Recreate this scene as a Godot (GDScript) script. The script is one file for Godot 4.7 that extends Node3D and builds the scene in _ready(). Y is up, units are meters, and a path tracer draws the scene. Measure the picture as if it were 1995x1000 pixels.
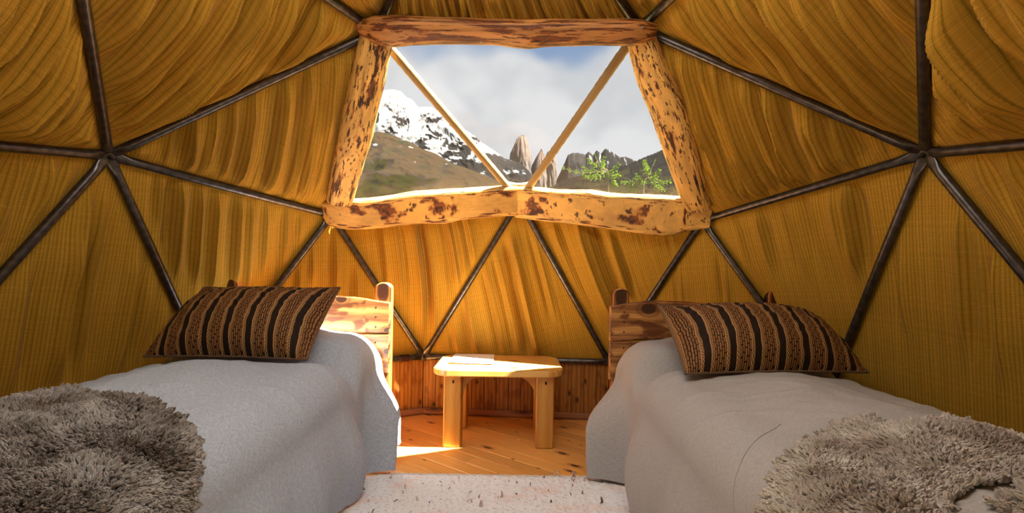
extends Node3D
# Inside a two-frequency geodesic dome tent: two beds, a low pine table, a log-framed clear window with mountains behind.
# World: metres, y up, floor at y = 0, the camera stands at x = z = 0 and looks along -z.

const CENTRE := Vector3(-0.125, 0.387, -1.481)   # centre of the dome's sphere
const RADIUS := 2.0
const EYE := Vector3(0, 0.99, 0)
const SUN_ELEVATION := 58.5
const SUN_AZIMUTH := 101.0                          # degrees to the right of straight ahead

var nodes := {
	"T": Vector3(-0.125, 2.387, -1.481), "I0": Vector3(1.038, 1.277, -2.843), "I1": Vector3(1.536, 1.282, -0.816), "I2": Vector3(-0.245, 1.282, 0.304), "I3": Vector3(-1.859, 1.282, -1.043), "I4": Vector3(-1.092, 1.286, -2.983),
	"U0": Vector3(0.540, 2.089, -2.294),
	"U1": Vector3(0.851, 2.089, -1.090),
	"U2": Vector3(-0.195, 2.089, -0.432),
	"U3": Vector3(-1.144, 2.089, -1.224),
	"U4": Vector3(-0.675, 2.090, -2.374),
	"M0": Vector3(1.521, 1.445, -1.895), "M1": Vector3(0.781, 1.439, -0.041), "M2": Vector3(-1.215, 1.439, -0.174), "M3": Vector3(-1.708, 1.433, -2.114), "M4": Vector3(0.013, 1.419, -3.189),
	"E0": Vector3(0.619, 0.387, -3.337), "E1": Vector3(1.568, 0.387, -2.546), "E2": Vector3(1.871, 0.387, -1.347), "E3": Vector3(1.411, 0.387, -0.200), "E4": Vector3(0.365, 0.387, 0.458),
	"E5": Vector3(-0.869, 0.387, 0.376), "E6": Vector3(-1.818, 0.387, -0.416), "E7": Vector3(-2.120, 0.387, -1.615), "E8": Vector3(-1.661, 0.387, -2.762), "E9": Vector3(-0.614, 0.387, -3.420)
}
# Folds of the cloth panels: q bends the threads, cr lists pleats as [place across, depth, width, from, to along the fall].
var folds := {
	"M3U3U4": {"sd": Vector2(-0.530, 0.848), "q": [0.969, -0.059, -0.080, -0.100, 0.255, -0.006], "cr": [[-0.291, 0.011, 0.04, 0.05, 0.16], [-0.226, 0.017, 0.045, 0.06, 0.28], [-0.126, 0.024, 0.06, -0.04, 0.42], [-0.071, 0.011, 0.04, -0.04, 0.45], [-0.056, 0.011, 0.04, 0.28, 0.52], [0.026, 0.017, 0.045, -0.12, 0.55], [0.103, 0.024, 0.06, -0.2, 0.57], [0.159, 0.011, 0.04, -0.19, 0.45], [0.205, 0.017, 0.045, -0.27, 0.34], [0.332, 0.011, 0.04, -0.32, -0.01], [0.339, 0.024, 0.06, -0.35, 0.08], [0.429, 0.011, 0.04, -0.34, -0.15]]},
	"M3I4U4": {"sd": Vector2(0.956, 0.294), "q": [0.974, -0.022, -0.079, -0.252, 0.098, -0.007], "cr": [[-0.569, 0.024, 0.06, 0.09, 0.17], [-0.461, 0.011, 0.04, 0, 0.21], [-0.378, 0.024, 0.06, -0.05, 0.24], [-0.309, 0.011, 0.04, -0.12, 0.25], [-0.236, 0.017, 0.045, -0.17, 0.27], [-0.16, 0.017, 0.045, -0.25, 0.3], [-0.092, 0.011, 0.04, -0.28, 0.32], [-0.028, 0.024, 0.06, -0.32, 0.35], [0.074, 0.017, 0.045, -0.37, 0.39], [0.139, 0.011, 0.04, -0.42, 0.41], [0.193, 0.011, 0.04, -0.47, 0.23]]},
	"M3I4E8": {"sd": Vector2(0.967, -0.253), "q": [0.971, 0.013, 0.027, -0.153, 0.001, 0.002], "cr": [[-0.296, 0.011, 0.04, -0.4, -0.21], [-0.217, 0.024, 0.06, -0.4, 0.05], [-0.134, 0.017, 0.045, -0.34, 0.06], [-0.061, 0.017, 0.045, -0.31, 0.12], [0.05, 0.017, 0.045, -0.3, 0.11], [0.109, 0.011, 0.04, -0.27, 0.14], [0.187, 0.011, 0.04, -0.26, 0.03], [0.296, 0.011, 0.04, -0.23, 0.16], [0.381, 0.011, 0.04, -0.2, -0.05]]},
	"M3E8E7": {"sd": Vector2(0.517, -0.856), "q": [0.999, 0.007, -0.006, -0.001, 0.008, 0.001], "cr": [[-0.213, -0.011, 0.04, -0.15, 0.18], [-0.067, -0.024, 0.06, -0.25, 0.16], [-0.05, -0.017, 0.045, -0.49, -0.23], [0.014, -0.011, 0.04, -0.46, 0.13], [0.178, -0.017, 0.045, -0.24, 0.15], [0.263, -0.011, 0.04, -0.19, 0.06], [0.346, -0.011, 0.04, -0.14, 0.07]]},
	"M3E7I3": {"sd": Vector2(-0.462, -0.887), "q": [1.001, -0.007, -0.003, 0.022, -0.002, 0.000], "cr": [[0.24, 0.011, 0.04, -0.33, -0.11], [0.302, 0.011, 0.04, -0.33, -0.16], [0.345, 0.017, 0.045, -0.36, -0.16], [0.425, 0.011, 0.04, -0.37, -0.21]]},
	"M3I3U3": {"sd": Vector2(-0.981, -0.196), "q": [1.020, -0.004, -0.056, -0.011, 0.272, -0.006], "cr": [[0.057, 0.011, 0.04, -0.2, -0.04], [0.131, 0.024, 0.06, -0.24, 0.06], [0.23, 0.024, 0.06, -0.22, 0.2], [0.295, 0.017, 0.045, -0.13, 0.24], [0.383, 0.011, 0.04, -0.02, 0.25], [0.482, 0.017, 0.045, 0.11, 0.25]]},
	"TU3U4": {"sd": Vector2(-0.963, -0.269), "q": [0.997, -0.001, 0.001, -0.003, 0.001, -0.000], "cr": [[-0.127, 0.011, 0.04, 0.45, 0.53], [-0.076, 0.017, 0.045, 0.48, 0.57], [-0.034, 0.011, 0.04, 0.5, 0.57]]},
	"TU4U0": {"sd": Vector2(-0.686, 0.728), "q": [1.144, 0.042, 0.123, -0.659, -0.207, 0.001], "cr": [[-0.474, 0.024, 0.026, 0.08, 0.17], [-0.426, 0.017, 0.017, 0.08, 0.18], [-0.383, 0.024, 0.017, 0.09, 0.19], [-0.319, -0.017, 0.026, 0.1, 0.2], [-0.283, -0.024, 0.017, 0.11, 0.21], [-0.236, -0.017, 0.017, 0.11, 0.22], [-0.208, 0.024, 0.026, 0.12, 0.22], [-0.169, 0.024, 0.017, 0.13, 0.23], [-0.093, 0.017, 0.017, 0.14, 0.24], [-0.029, -0.024, 0.026, 0.15, 0.26], [0.007, -0.017, 0.017, 0.16, 0.27], [0.063, -0.024, 0.017, 0.16, 0.28], [0.11, 0.017, 0.026, 0.17, 0.29], [0.157, 0.024, 0.017, 0.18, 0.3], [0.208, 0.017, 0.017, 0.19, 0.31], [0.254, -0.024, 0.026, 0.2, 0.32], [0.301, -0.024, 0.017, 0.21, 0.33], [0.378, -0.017, 0.017, 0.22, 0.34], [0.428, 0.011, 0.026, 0.23, 0.35]]},
	"I4E9M4": {"sd": Vector2(0.363, 0.932), "q": [0.988, 0.009, 0.006, -0.253, 0.130, -0.004], "cr": [[-0.252, 0.011, 0.04, -0.22, 0.15], [-0.172, -0.011, 0.04, -0.21, 0.16], [-0.052, -0.017, 0.045, -0.24, 0.32], [0.02, 0.017, 0.045, -0.22, 0.52], [0.166, 0.017, 0.045, -0.21, 0.15], [0.222, 0.011, 0.04, -0.2, 0.12], [0.296, 0.011, 0.04, -0.19, 0.04]]},
	"M4E9E0": {"sd": Vector2(-0.691, 0.723), "q": [0.988, -0.008, -0.035, -0.123, 0.015, -0.001], "cr": [[-0.441, 0.011, 0.04, -0.01, 0.24], [-0.314, 0.024, 0.06, -0.2, 0.24], [-0.137, 0.017, 0.045, -0.31, 0.29], [-0.048, 0.011, 0.04, -0.35, 0.28], [0.039, 0.017, 0.045, -0.12, 0.32], [0.07, 0.024, 0.06, -0.4, 0.33], [0.224, 0.011, 0.04, -0.41, 0.05]]},
	"M4E0I0": {"sd": Vector2(0.131, 0.991), "q": [0.975, 0.033, 0.016, 0.159, -0.116, 0.000], "cr": [[-0.272, -0.011, 0.04, -0.13, 0.47], [-0.239, -0.011, 0.04, -0.27, 0.25], [-0.093, -0.017, 0.045, -0.25, 0.32], [-0.056, -0.024, 0.06, -0.21, 0.26], [0.064, -0.011, 0.04, -0.09, 0.18]]},
	"I4E8E9": {"sd": Vector2(-0.575, 0.818), "q": [0.989, 0.001, 0.003, -0.051, 0.025, -0.002], "cr": [[-0.168, 0.011, 0.04, -0.3, -0.06], [-0.094, 0.011, 0.04, -0.42, -0.27], [0.041, 0.011, 0.04, -0.51, -0.17], [0.164, 0.011, 0.04, -0.26, -0.04]]},
	"I0E0E1": {"sd": Vector2(-0.638, 0.770), "q": [0.981, 0.008, -0.006, -0.044, -0.005, 0.003], "cr": [[-0.113, 0.011, 0.04, -0.4, -0.13], [0.149, 0.011, 0.04, -0.38, -0.15]]},
	"M0U0I0": {"sd": Vector2(-0.729, -0.685), "q": [0.975, 0.010, 0.054, -0.166, -0.136, 0.008], "cr": [[-0.136, -0.017, 0.045, -0.47, 0.22], [-0.077, -0.011, 0.04, -0.44, 0.28], [-0.009, -0.017, 0.045, -0.39, 0.33], [0.05, -0.011, 0.04, -0.32, 0.32], [0.102, -0.017, 0.045, -0.25, 0.11], [0.122, -0.011, 0.04, -0.22, 0.31], [0.185, -0.024, 0.06, -0.18, 0.3], [0.316, -0.024, 0.06, -0.08, 0.28], [0.387, -0.017, 0.045, 0, 0.24]]},
	"M0U1U0": {"sd": Vector2(0.449, -0.893), "q": [0.991, 0.030, 0.028, -0.034, -0.055, -0.002], "cr": [[-0.419, -0.011, 0.04, -0.26, -0.02], [-0.326, -0.017, 0.045, -0.24, 0.15], [-0.285, -0.017, 0.045, -0.23, 0.21], [-0.202, -0.011, 0.04, -0.18, 0.34], [-0.129, -0.017, 0.045, -0.14, 0.43], [-0.034, -0.024, 0.06, -0.08, 0.57], [0.05, -0.024, 0.06, -0.03, 0.67], [0.101, -0.011, 0.04, 0.01, 0.54], [0.149, -0.024, 0.06, 0.06, 0.43], [0.277, -0.017, 0.045, 0.09, 0.18]]},
	"M0I1U1": {"sd": Vector2(-0.996, -0.090), "q": [1.006, 0.001, -0.004, -0.047, 0.022, -0.001], "cr": [[0.065, -0.017, 0.045, -0.13, -0.01], [0.139, 0.024, 0.06, -0.16, 0.11], [0.162, 0.024, 0.06, -0.18, 0.14], [0.282, -0.024, 0.06, -0.12, 0.31], [0.369, -0.011, 0.04, -0.01, 0.29]]},
	"M0I0E1": {"sd": Vector2(-0.993, 0.118), "q": [1.020, 0.000, 0.011, 0.129, -0.015, 0.001], "cr": [[-0.273, 0.011, 0.04, -0.25, 0.01], [-0.186, -0.011, 0.04, -0.29, -0.04], [-0.017, 0.011, 0.04, -0.31, -0.03], [0.089, 0.011, 0.04, -0.32, -0.08], [0.18, -0.011, 0.04, -0.33, -0.09], [0.233, -0.024, 0.06, -0.34, -0]]},
	"M0E1E2": {"sd": Vector2(-0.425, 0.905), "q": [0.989, -0.013, 0.010, -0.051, -0.037, -0.000], "cr": [[-0.188, 0.011, 0.04, -0.48, -0.09], [0.031, -0.011, 0.04, -0.46, -0.06], [0.142, 0.011, 0.04, -0.3, -0]]},
	"M0E2I1": {"sd": Vector2(-0.269, -0.963), "q": [0.999, -0.001, -0.000, -0.001, 0.004, -0.001], "cr": [[0.189, 0.011, 0.04, -0.4, -0.3], [0.292, 0.011, 0.04, -0.44, -0.29]]},
	"TU0U1": {"sd": Vector2(0.141, 0.990), "q": [1.000, -0.000, 0.000, 0.000, -0.000, 0.000], "cr": [[-0.188, 0.011, 0.04, 0.49, 0.53], [-0.134, 0.017, 0.045, 0.49, 0.54]]},
}
var rng := RandomNumberGenerator.new()
var taken := {}
var mats := {}


# ---------------------------------------------------------------- mesh building
class MB:
	var v := PackedVector3Array()
	var n := PackedVector3Array()
	var t := PackedVector2Array()
	var c := PackedColorArray()
	var i := PackedInt32Array()

	func grid(p: PackedVector3Array, uv: PackedVector2Array, nu: int, nv: int, flip := false, cols := PackedColorArray()) -> void:
		var b := v.size()
		var w := nu + 1
		var nn := PackedVector3Array()
		nn.resize(p.size())
		for a in nv:
			for e in nu:
				var k := a * w + e
				var f := (p[k + w + 1] - p[k]).cross(p[k + 1] - p[k + w])
				if flip: f = -f
				nn[k] += f; nn[k + 1] += f; nn[k + w] += f; nn[k + w + 1] += f
				if flip: i.append_array([b + k, b + k + w + 1, b + k + 1, b + k, b + k + w, b + k + w + 1])
				else: i.append_array([b + k, b + k + 1, b + k + w + 1, b + k, b + k + w + 1, b + k + w])
		# closed seams share their normals
		for a in nv + 1:
			if p[a * w].distance_squared_to(p[a * w + nu]) < 1e-10:
				var s := nn[a * w] + nn[a * w + nu]
				nn[a * w] = s; nn[a * w + nu] = s
		for k in nn.size(): nn[k] = nn[k].normalized()
		v.append_array(p); n.append_array(nn); t.append_array(uv)
		if cols.size(): c.append_array(cols)

	func poly(pts: Array, inside: Vector3, uvs: Array) -> void:
		var f: Vector3 = (pts[2] - pts[0]).cross(pts[1] - pts[0])
		if f.length_squared() < 1e-16 and pts.size() > 3: f = (pts[3] - pts[0]).cross(pts[2] - pts[0])
		var m := Vector3.ZERO
		for q in pts: m += q
		m /= pts.size()
		var turn := f.dot(m - inside) < 0.0
		var nn := f.normalized() * (-1.0 if turn else 1.0)
		var b := v.size()
		for k in pts.size():
			v.append(pts[k]); n.append(nn); t.append(uvs[k])
		for k in range(1, pts.size() - 1):
			if turn: i.append_array([b, b + k + 1, b + k])
			else: i.append_array([b, b + k, b + k + 1])

	# a box with chamfered edges; the texture runs along the axis `la`
	func box(x: Transform3D, size: Vector3, bev := 0.004, la := 0, off := Vector2.ZERO) -> void:
		var h := size / 2.0
		var mid := x.origin
		var oa := (la + 1) % 3
		var ob := (la + 2) % 3
		var P := func(s: Vector3, free: int) -> Array:   # the corner's point on the face across `free`
			var q := Vector3.ZERO
			for k in 3: q[k] = s[k] * (h[k] - (0.0 if k == free else bev))
			return [x * q, Vector2(q[la], q[oa] + q[ob]) + off]
		for ax in 3:
			var e := (ax + 1) % 3
			var g := (ax + 2) % 3
			for s in [-1.0, 1.0]:
				var ring := []
				for d in [[-1, -1], [1, -1], [1, 1], [-1, 1]]:
					var k := Vector3.ZERO
					k[ax] = s; k[e] = d[0]; k[g] = d[1]
					ring.append(P.call(k, ax))
				poly(ring.map(func(z): return z[0]), mid, ring.map(func(z): return z[1]))
			if bev > 0.0:
				for d in [[-1, -1], [1, -1], [1, 1], [-1, 1]]:
					var k0 := Vector3.ZERO
					k0[e] = d[0]; k0[g] = d[1]
					var k1 := k0
					k0[ax] = -1; k1[ax] = 1
					var ring := [P.call(k0, e), P.call(k1, e), P.call(k1, g), P.call(k0, g)]
					poly(ring.map(func(z): return z[0]), mid, ring.map(func(z): return z[1]))
		if bev > 0.0:
			for sx in [-1, 1]:
				for sy in [-1, 1]:
					for sz in [-1, 1]:
						var ring := []
						for f in 3: ring.append(P.call(Vector3(sx, sy, sz), f))
						poly(ring.map(func(z): return z[0]), mid, ring.map(func(z): return z[1]))

	# an outline in x-y with thickness along z, edges chamfered; texture along x (la 0) or y (la 1)
	func prism(o: PackedVector2Array, z0: float, z1: float, bev: float, x: Transform3D, la := 0, off := Vector2.ZERO) -> void:
		var m := o.size()
		var area := 0.0
		for k in m: area += o[k].cross(o[(k + 1) % m])
		if area < 0.0: o.reverse()
		var inner := PackedVector2Array()
		for k in m:
			var a := (o[k] - o[(k + m - 1) % m]).normalized()
			var b := (o[(k + 1) % m] - o[k]).normalized()
			var w := (a.orthogonal() + b.orthogonal()).normalized() * -1.0
			inner.append(o[k] + w * bev / maxf(0.4, w.dot(a.orthogonal() * -1.0)))
		var tri := Geometry2D.triangulate_polygon(inner)
		var cen := Vector2.ZERO
		for q in o: cen += q
		cen /= m
		for side in [0, 1]:
			var z := z1 if side else z0
			for k in range(0, tri.size(), 3):
				var ps := []
				var us := []
				for j in 3:
					var q := inner[tri[k + j]]
					ps.append(x * Vector3(q.x, q.y, z))
					us.append((q if la == 0 else Vector2(q.y, q.x)) + off)
				var away := x.basis.z * (-1.0 if side else 1.0)
				poly(ps, (ps[0] + ps[1] + ps[2]) / 3.0 + away, us)
		# the rim: inner edge, outer edge, outer edge, inner edge
		var zs := [z0, z0 + bev, z1 - bev, z1]
		for k in m:
			var k2 := (k + 1) % m
			for s in 3:
				var r0 := inner if s == 0 else o
				var r1 := inner if s == 2 else o
				var ps := [x * Vector3(r0[k].x, r0[k].y, zs[s]), x * Vector3(r0[k2].x, r0[k2].y, zs[s]), x * Vector3(r1[k2].x, r1[k2].y, zs[s + 1]), x * Vector3(r1[k].x, r1[k].y, zs[s + 1])]
				var e := (o[k2] - o[k]).normalized()
				var out := e.orthogonal()
				var mm: Vector3 = (ps[0] + ps[1] + ps[2] + ps[3]) / 4.0
				var us := []
				for q in [r0[k], r0[k2], r1[k2], r1[k]]: us.append((q if la == 0 else Vector2(q.y, q.x)) + off + Vector2(0, zs[s]))
				poly(ps, mm - x.basis * Vector3(out.x, out.y, 0.6 * (s - 1)), us)

	# a tube along a path; rad(k) gives Vector2(across `side`, across the other axis)
	func tube(path: PackedVector3Array, rad: Array, seg := 14, side := Vector3.ZERO, caps := true, vs := 1.0) -> void:
		var p := PackedVector3Array()
		var uv := PackedVector2Array()
		var run := 0.0
		var ref := side
		for k in path.size():
			var d := (path[mini(k + 1, path.size() - 1)] - path[maxi(k - 1, 0)]).normalized()
			if k: run += path[k].distance_to(path[k - 1])
			if ref == Vector3.ZERO: ref = d.cross(Vector3(0.3, 1, 0.2)).normalized()
			var a := (ref - d * ref.dot(d)).normalized()
			var b := d.cross(a)
			ref = a
			var r: Vector2 = rad[k] if rad[k] is Vector2 else Vector2(rad[k], rad[k])
			for s in seg + 1:
				var f := TAU * s / seg
				p.append(path[k] + a * cos(f) * r.x + b * sin(f) * r.y)
				uv.append(Vector2(float(s) / seg, run * vs))
		grid(p, uv, seg, path.size() - 1, true)
		if caps:
			for e in [0, path.size() - 1]:
				var ring := []
				var us := []
				for s in seg:
					ring.append(p[e * (seg + 1) + s]); us.append(Vector2(0.5, 0.5))
				var other: Vector3 = path[1] if e == 0 else path[path.size() - 2]
				poly(ring, other, us)

	# a profile of (radius, height) points turned round the y axis of x
	func lathe(prof: Array, seg: int, x: Transform3D) -> void:
		var p := PackedVector3Array()
		var uv := PackedVector2Array()
		for k in prof.size():
			for s in seg + 1:
				var f := TAU * s / seg
				p.append(x * Vector3(prof[k].x * cos(f), prof[k].y, prof[k].x * sin(f)))
				uv.append(Vector2(float(s) / seg, float(k) / prof.size()))
		grid(p, uv, seg, prof.size() - 1, false)

	func mesh() -> ArrayMesh:
		var a := []
		a.resize(Mesh.ARRAY_MAX)
		a[Mesh.ARRAY_VERTEX] = v; a[Mesh.ARRAY_NORMAL] = n; a[Mesh.ARRAY_TEX_UV] = t; a[Mesh.ARRAY_INDEX] = i
		if c.size() == v.size(): a[Mesh.ARRAY_COLOR] = c
		var m := ArrayMesh.new()
		m.add_surface_from_arrays(Mesh.PRIMITIVE_TRIANGLES, a)
		return m


func numbered(called: String) -> String:
	var k: int = taken.get(called, 0)
	taken[called] = k + 1
	return called if k == 0 else "%s_%03d" % [called, k]

func thing(called: String, label: String, category: String, at := Vector3.ZERO, group := "", kind := "") -> Node3D:
	var o := Node3D.new()
	o.name = numbered(called)
	add_child(o, true)
	o.position = at
	tag(o, label, category, group, kind)
	return o

func tag(o: Node, label: String, category: String, group := "", kind := "") -> void:
	o.set_meta("label", label)
	o.set_meta("category", category)
	if group: o.set_meta("group", group)
	if kind: o.set_meta("kind", kind)

# commits a mesh as ONE named object; its vertices are given in world axes round the parent's base
func obj(called: String, m, material: Material, parent: Node3D, label := "") -> MeshInstance3D:
	var o := MeshInstance3D.new()
	o.name = called
	o.mesh = m.mesh() if m is MB else m
	o.material_override = material
	o.cast_shadow = GeometryInstance3D.SHADOW_CASTING_SETTING_ON
	parent.add_child(o, true)
	if label: o.set_meta("label", label)
	return o

func at(p: Vector3, b := Basis()) -> Transform3D: return Transform3D(b, p)
func smooth(x: float, a: float, b: float) -> float: return smoothstep(a, b, x)

# a basis whose y runs along `up` and whose z leans towards `front`
func facing(up: Vector3, front: Vector3) -> Basis:
	var y := up.normalized()
	var z := (front - y * front.dot(y)).normalized()
	return Basis(y.cross(z), y, z)


# ---------------------------------------------------------------- materials
func mat(called: String, color: Color, rough := 0.8, metal := 0.0) -> StandardMaterial3D:
	var m := StandardMaterial3D.new()
	m.resource_name = called
	m.albedo_color = color
	m.roughness = rough
	m.metallic = metal
	m.cull_mode = BaseMaterial3D.CULL_DISABLED
	mats[called] = m
	return m

func textured(called: String, im: Image, scale: Vector2, rough := 0.8, bump: Image = null, depth := 0.0) -> StandardMaterial3D:
	var m := mat(called, Color.WHITE, rough)
	m.albedo_texture = ImageTexture.create_from_image(im)
	m.uv1_scale = Vector3(scale.x, scale.y, 1)
	if bump:
		m.heightmap_enabled = true
		m.heightmap_texture = ImageTexture.create_from_image(bump)
		m.heightmap_scale = depth
	return m

func noise(s: int, freq: float, oct := 3, kind := FastNoiseLite.TYPE_SIMPLEX_SMOOTH) -> FastNoiseLite:
	var f := FastNoiseLite.new()
	f.seed = s
	f.frequency = freq
	f.noise_type = kind
	f.fractal_octaves = oct
	return f

# woven wall cloth: pale threads in narrow vertical ribs, darker lines between them, slubs across
func cloth_image() -> Array:
	var w := 1024
	var h := 512
	var im := Image.create(w, h, false, Image.FORMAT_RGB8)
	var bp := Image.create(w, h, false, Image.FORMAT_L8)
	var r := RandomNumberGenerator.new()
	r.seed = 11
	var col := PackedFloat32Array()
	var row := PackedFloat32Array()
	for x in w:
		var rib := absf(fposmod(x / 20.48, 1.0) - 0.5) * 2.0       # 50 ribs
		var line := 1.0 - smoothstep(0.72, 1.0, rib) * (0.12 + 0.15 * r.randf())
		var pale := 1.0 + 0.07 * (1.0 - smoothstep(0.0, 0.4, rib))
		col.append(line * pale * (0.95 + 0.10 * r.randf()))
	for y in h: row.append(0.93 + 0.14 * r.randf())
	var broad := noise(5, 1.0, 3)
	var slub := noise(6, 1.0, 2)
	for x in w:
		var f := 1.0 + 0.07 * broad.get_noise_2d(cos(TAU * x / w) * 5.0, sin(TAU * x / w) * 5.0)
		for y in h:
			var s := slub.get_noise_2d(x * 0.02, y * 0.55)
			var g := col[x] * row[y] * f * (1.0 + 0.12 * s)
			if (x + y) % 2: g *= 0.97
			im.set_pixel(x, y, Color(minf(0.95, 0.71 * g), 0.545 * g, 0.185 * g * g))
			bp.set_pixel(x, y, Color(g * 0.6, g * 0.6, g * 0.6))
	return [im, bp]

# heathered linen: crossing light and dark threads
func linen_image(base: Color, contrast: float, s: int) -> Array:
	var w := 512
	var im := Image.create(w, w, false, Image.FORMAT_RGB8)
	var bp := Image.create(w, w, false, Image.FORMAT_L8)
	var warp := noise(s, 1.0, 2)
	var weft := noise(s + 1, 1.0, 2)
	for x in w:
		for y in w:
			var a := warp.get_noise_2d(x * 0.47, y * 0.028)
			var b := weft.get_noise_2d(x * 0.028, y * 0.47)
			var g := 1.0 + contrast * (a + b)
			var over := 0.5 + 0.5 * sin(x * TAU / 4.0) * sin(y * TAU / 4.0)
			g *= 0.95 + 0.08 * over
			im.set_pixel(x, y, Color(base.r * g, base.g * g, base.b * g))
			bp.set_pixel(x, y, Color(0.5 + 0.3 * (a + b), 0, 0))
	return [im, bp]

# planed wood with grain lines along x and knots; `knots` lists [x, y, radius] in 0..1 of the height
func wood_image(w: int, h: int, light: Color, dark: Color, s: int, rings: float, knots: Array, blotch := 0.0, knot_color := Color(0.23, 0.11, 0.045)) -> Image:
	var im := Image.create(w, h, false, Image.FORMAT_RGB8)
	var warp := noise(s, 0.004, 3)
	var fine := noise(s + 1, 0.05, 2)
	var cloud := noise(s + 2, 0.006, 3)
	for x in w:
		for y in h:
			var gy := float(y) / h
			var dark_k := 0.0
			var bend := 0.0
			for k in knots:
				var dx: float = (x - k[0] * w) / (k[2] * h)
				var dy: float = (y - k[1] * h) / (k[2] * h)
				var d2 := dx * dx * 0.45 + dy * dy
				if d2 < 14.0:
					bend += dy * exp(-d2 * 0.35) * k[2] * 0.9
					dark_k = maxf(dark_k, maxf(1.0 - smoothstep(0.55, 1.25, d2), 0.45 * exp(-absf(d2 - 2.0) * 1.6)))
			var g := (gy - bend + 0.10 * warp.get_noise_2d(x * 0.5, y * 1.2)) * rings
			var ring := absf(fposmod(g, 1.0) - 0.5) * 2.0
			ring = ring * ring * (3.0 - 2.0 * ring)
			var f := 0.62 * ring + 0.22 * fine.get_noise_2d(x * 0.12, y * 2.2) + 0.12
			if blotch > 0.0: f += blotch * smoothstep(0.05, 0.45, cloud.get_noise_2d(x * 1.0, y * 1.8))
			var c := light.lerp(dark, clampf(f, 0.0, 1.0))
			im.set_pixel(x, y, c.lerp(knot_color, dark_k * 0.85))
	return im

# a peeled trunk: honey sapwood with patches of brown inner bark and black streaks along x (round the trunk is y)
func trunk_image(s: int, brown: float, black: float, base: Color, knots: Array) -> Array:
	var w := 768
	var h := 256
	var im := Image.create(w, h, false, Image.FORMAT_RGB8)
	var bp := Image.create(w, h, false, Image.FORMAT_L8)
	var patch := noise(s, 1.0, 4)
	var streak := noise(s + 1, 1.0, 4)
	var grain := noise(s + 2, 1.0, 2)
	var tone := noise(s + 3, 1.0, 2)
	var deep := Color(0.36, 0.17, 0.065)
	var ink := Color(0.13, 0.065, 0.03)
	for x in w:
		for y in h:
			var a := TAU * y / h
			var cx := cos(a) * 40.0
			var cy := sin(a) * 40.0
			var p := patch.get_noise_3d(x * 0.0085, cx * 0.050, cy * 0.050)
			var q := streak.get_noise_3d(x * 0.020, cx * 0.15, cy * 0.15)
			var g := grain.get_noise_3d(x * 0.035, cx * 0.6, cy * 0.6)
			var fl := grain.get_noise_3d(x * 0.09 + 40.0, cx * 0.5, cy * 0.5)
			var c := base * (1.0 + 0.08 * g + 0.20 * tone.get_noise_3d(x * 0.006, cx * 0.04, cy * 0.04))
			# stained wood round the bark that stayed on, then the bark itself, broken into flecks
			var halo := smoothstep(-0.10, 0.22, p + 0.25 * q - 0.24 + brown)
			c = c.lerp(Color(0.56, 0.31, 0.12), halo * 0.50)
			var m := smoothstep(0.0, 0.10, p + 0.45 * q + 0.22 * fl - 0.33 + brown)
			var k := smoothstep(0.0, 0.12, q + 0.28 * p + 0.25 * fl - 0.38 + black)
			var lift := 0.5 + 0.10 * g + 0.15 * m - 0.30 * k
			c = c.lerp(deep * (1.0 + 0.6 * g + 0.3 * fl), m * 0.80).lerp(ink.lerp(deep, 0.25 + 0.25 * fl), k * 0.85)
			for kn in knots:
				var dx: float = (x - kn[0] * w) / (kn[2] * w)
				var dy: float = (y - kn[1] * h) / (kn[2] * w * 0.75)
				var d := sqrt(dx * dx + dy * dy) * (1.0 + 0.25 * g)
				if d < 1.7:
					var core := 1.0 - smoothstep(0.75, 1.0, d)
					var rim := exp(-pow((d - 1.05) * 6.0, 2.0))
					c = c.lerp(base * 1.05, (1.0 - smoothstep(1.2, 1.7, d)) * 0.8).lerp(kn[3], core * 0.9).lerp(ink, rim * kn[4])
					lift += 0.2 * core - 0.4 * rim * kn[4]
			im.set_pixel(x, y, Color(c.r, c.g, c.b))
			bp.set_pixel(x, y, Color(clampf(lift, 0, 1), 0, 0))
	return [im, bp]

# cushion cloth: dark bands, zigzag ribbons, and columns of staggered bars between them
func cushion_image() -> Image:
	var w := 1536
	var h := 768
	var im := Image.create(w, h, false, Image.FORMAT_RGB8)
	var dark := Color(0.145, 0.095, 0.062)
	var gold := Color(0.74, 0.57, 0.37)
	var bar := Color(0.52, 0.345, 0.19)
	var line := Color(0.10, 0.06, 0.04)
	var jit := noise(3, 0.6, 2)
	for x in w:
		var ph := fposmod(float(x) / w * 7.45 + 0.30, 1.0)
		for y in h:
			var c: Color
			if ph < 0.26:
				c = dark * (1.0 + 0.25 * sin(y * 1.9) * sin(y * 0.37 + x * 0.05))
			elif ph < 0.40 or ph > 0.86:
				var u := (ph - 0.26) / 0.14 if ph < 0.5 else (ph - 0.86) / 0.14
				c = gold
				var z := absf(fposmod(y / 15.0, 1.0) - 0.5) * 2.0
				if absf(u - 0.25 - 0.5 * z) < 0.10 or absf(u - 0.95 + 0.5 * z) < 0.07: c = line.lerp(bar, 0.25)
				if u < 0.06 or u > 0.95: c = bar
			else:
				var u := (ph - 0.40) / 0.46 * 5.0
				var k := int(u)
				var f := u - k
				var yy := fposmod(y / 46.0 + k * 0.37, 1.0)
				c = bar.lerp(gold, 0.35 if k == 2 else 0.12)
				if f < 0.20 or f > 0.86: c = line
				elif yy < 0.10: c = line
			im.set_pixel(x, y, c * (0.94 + 0.12 * jit.get_noise_2d(x, y) + 0.04 * (y % 2)))
	return im

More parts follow.
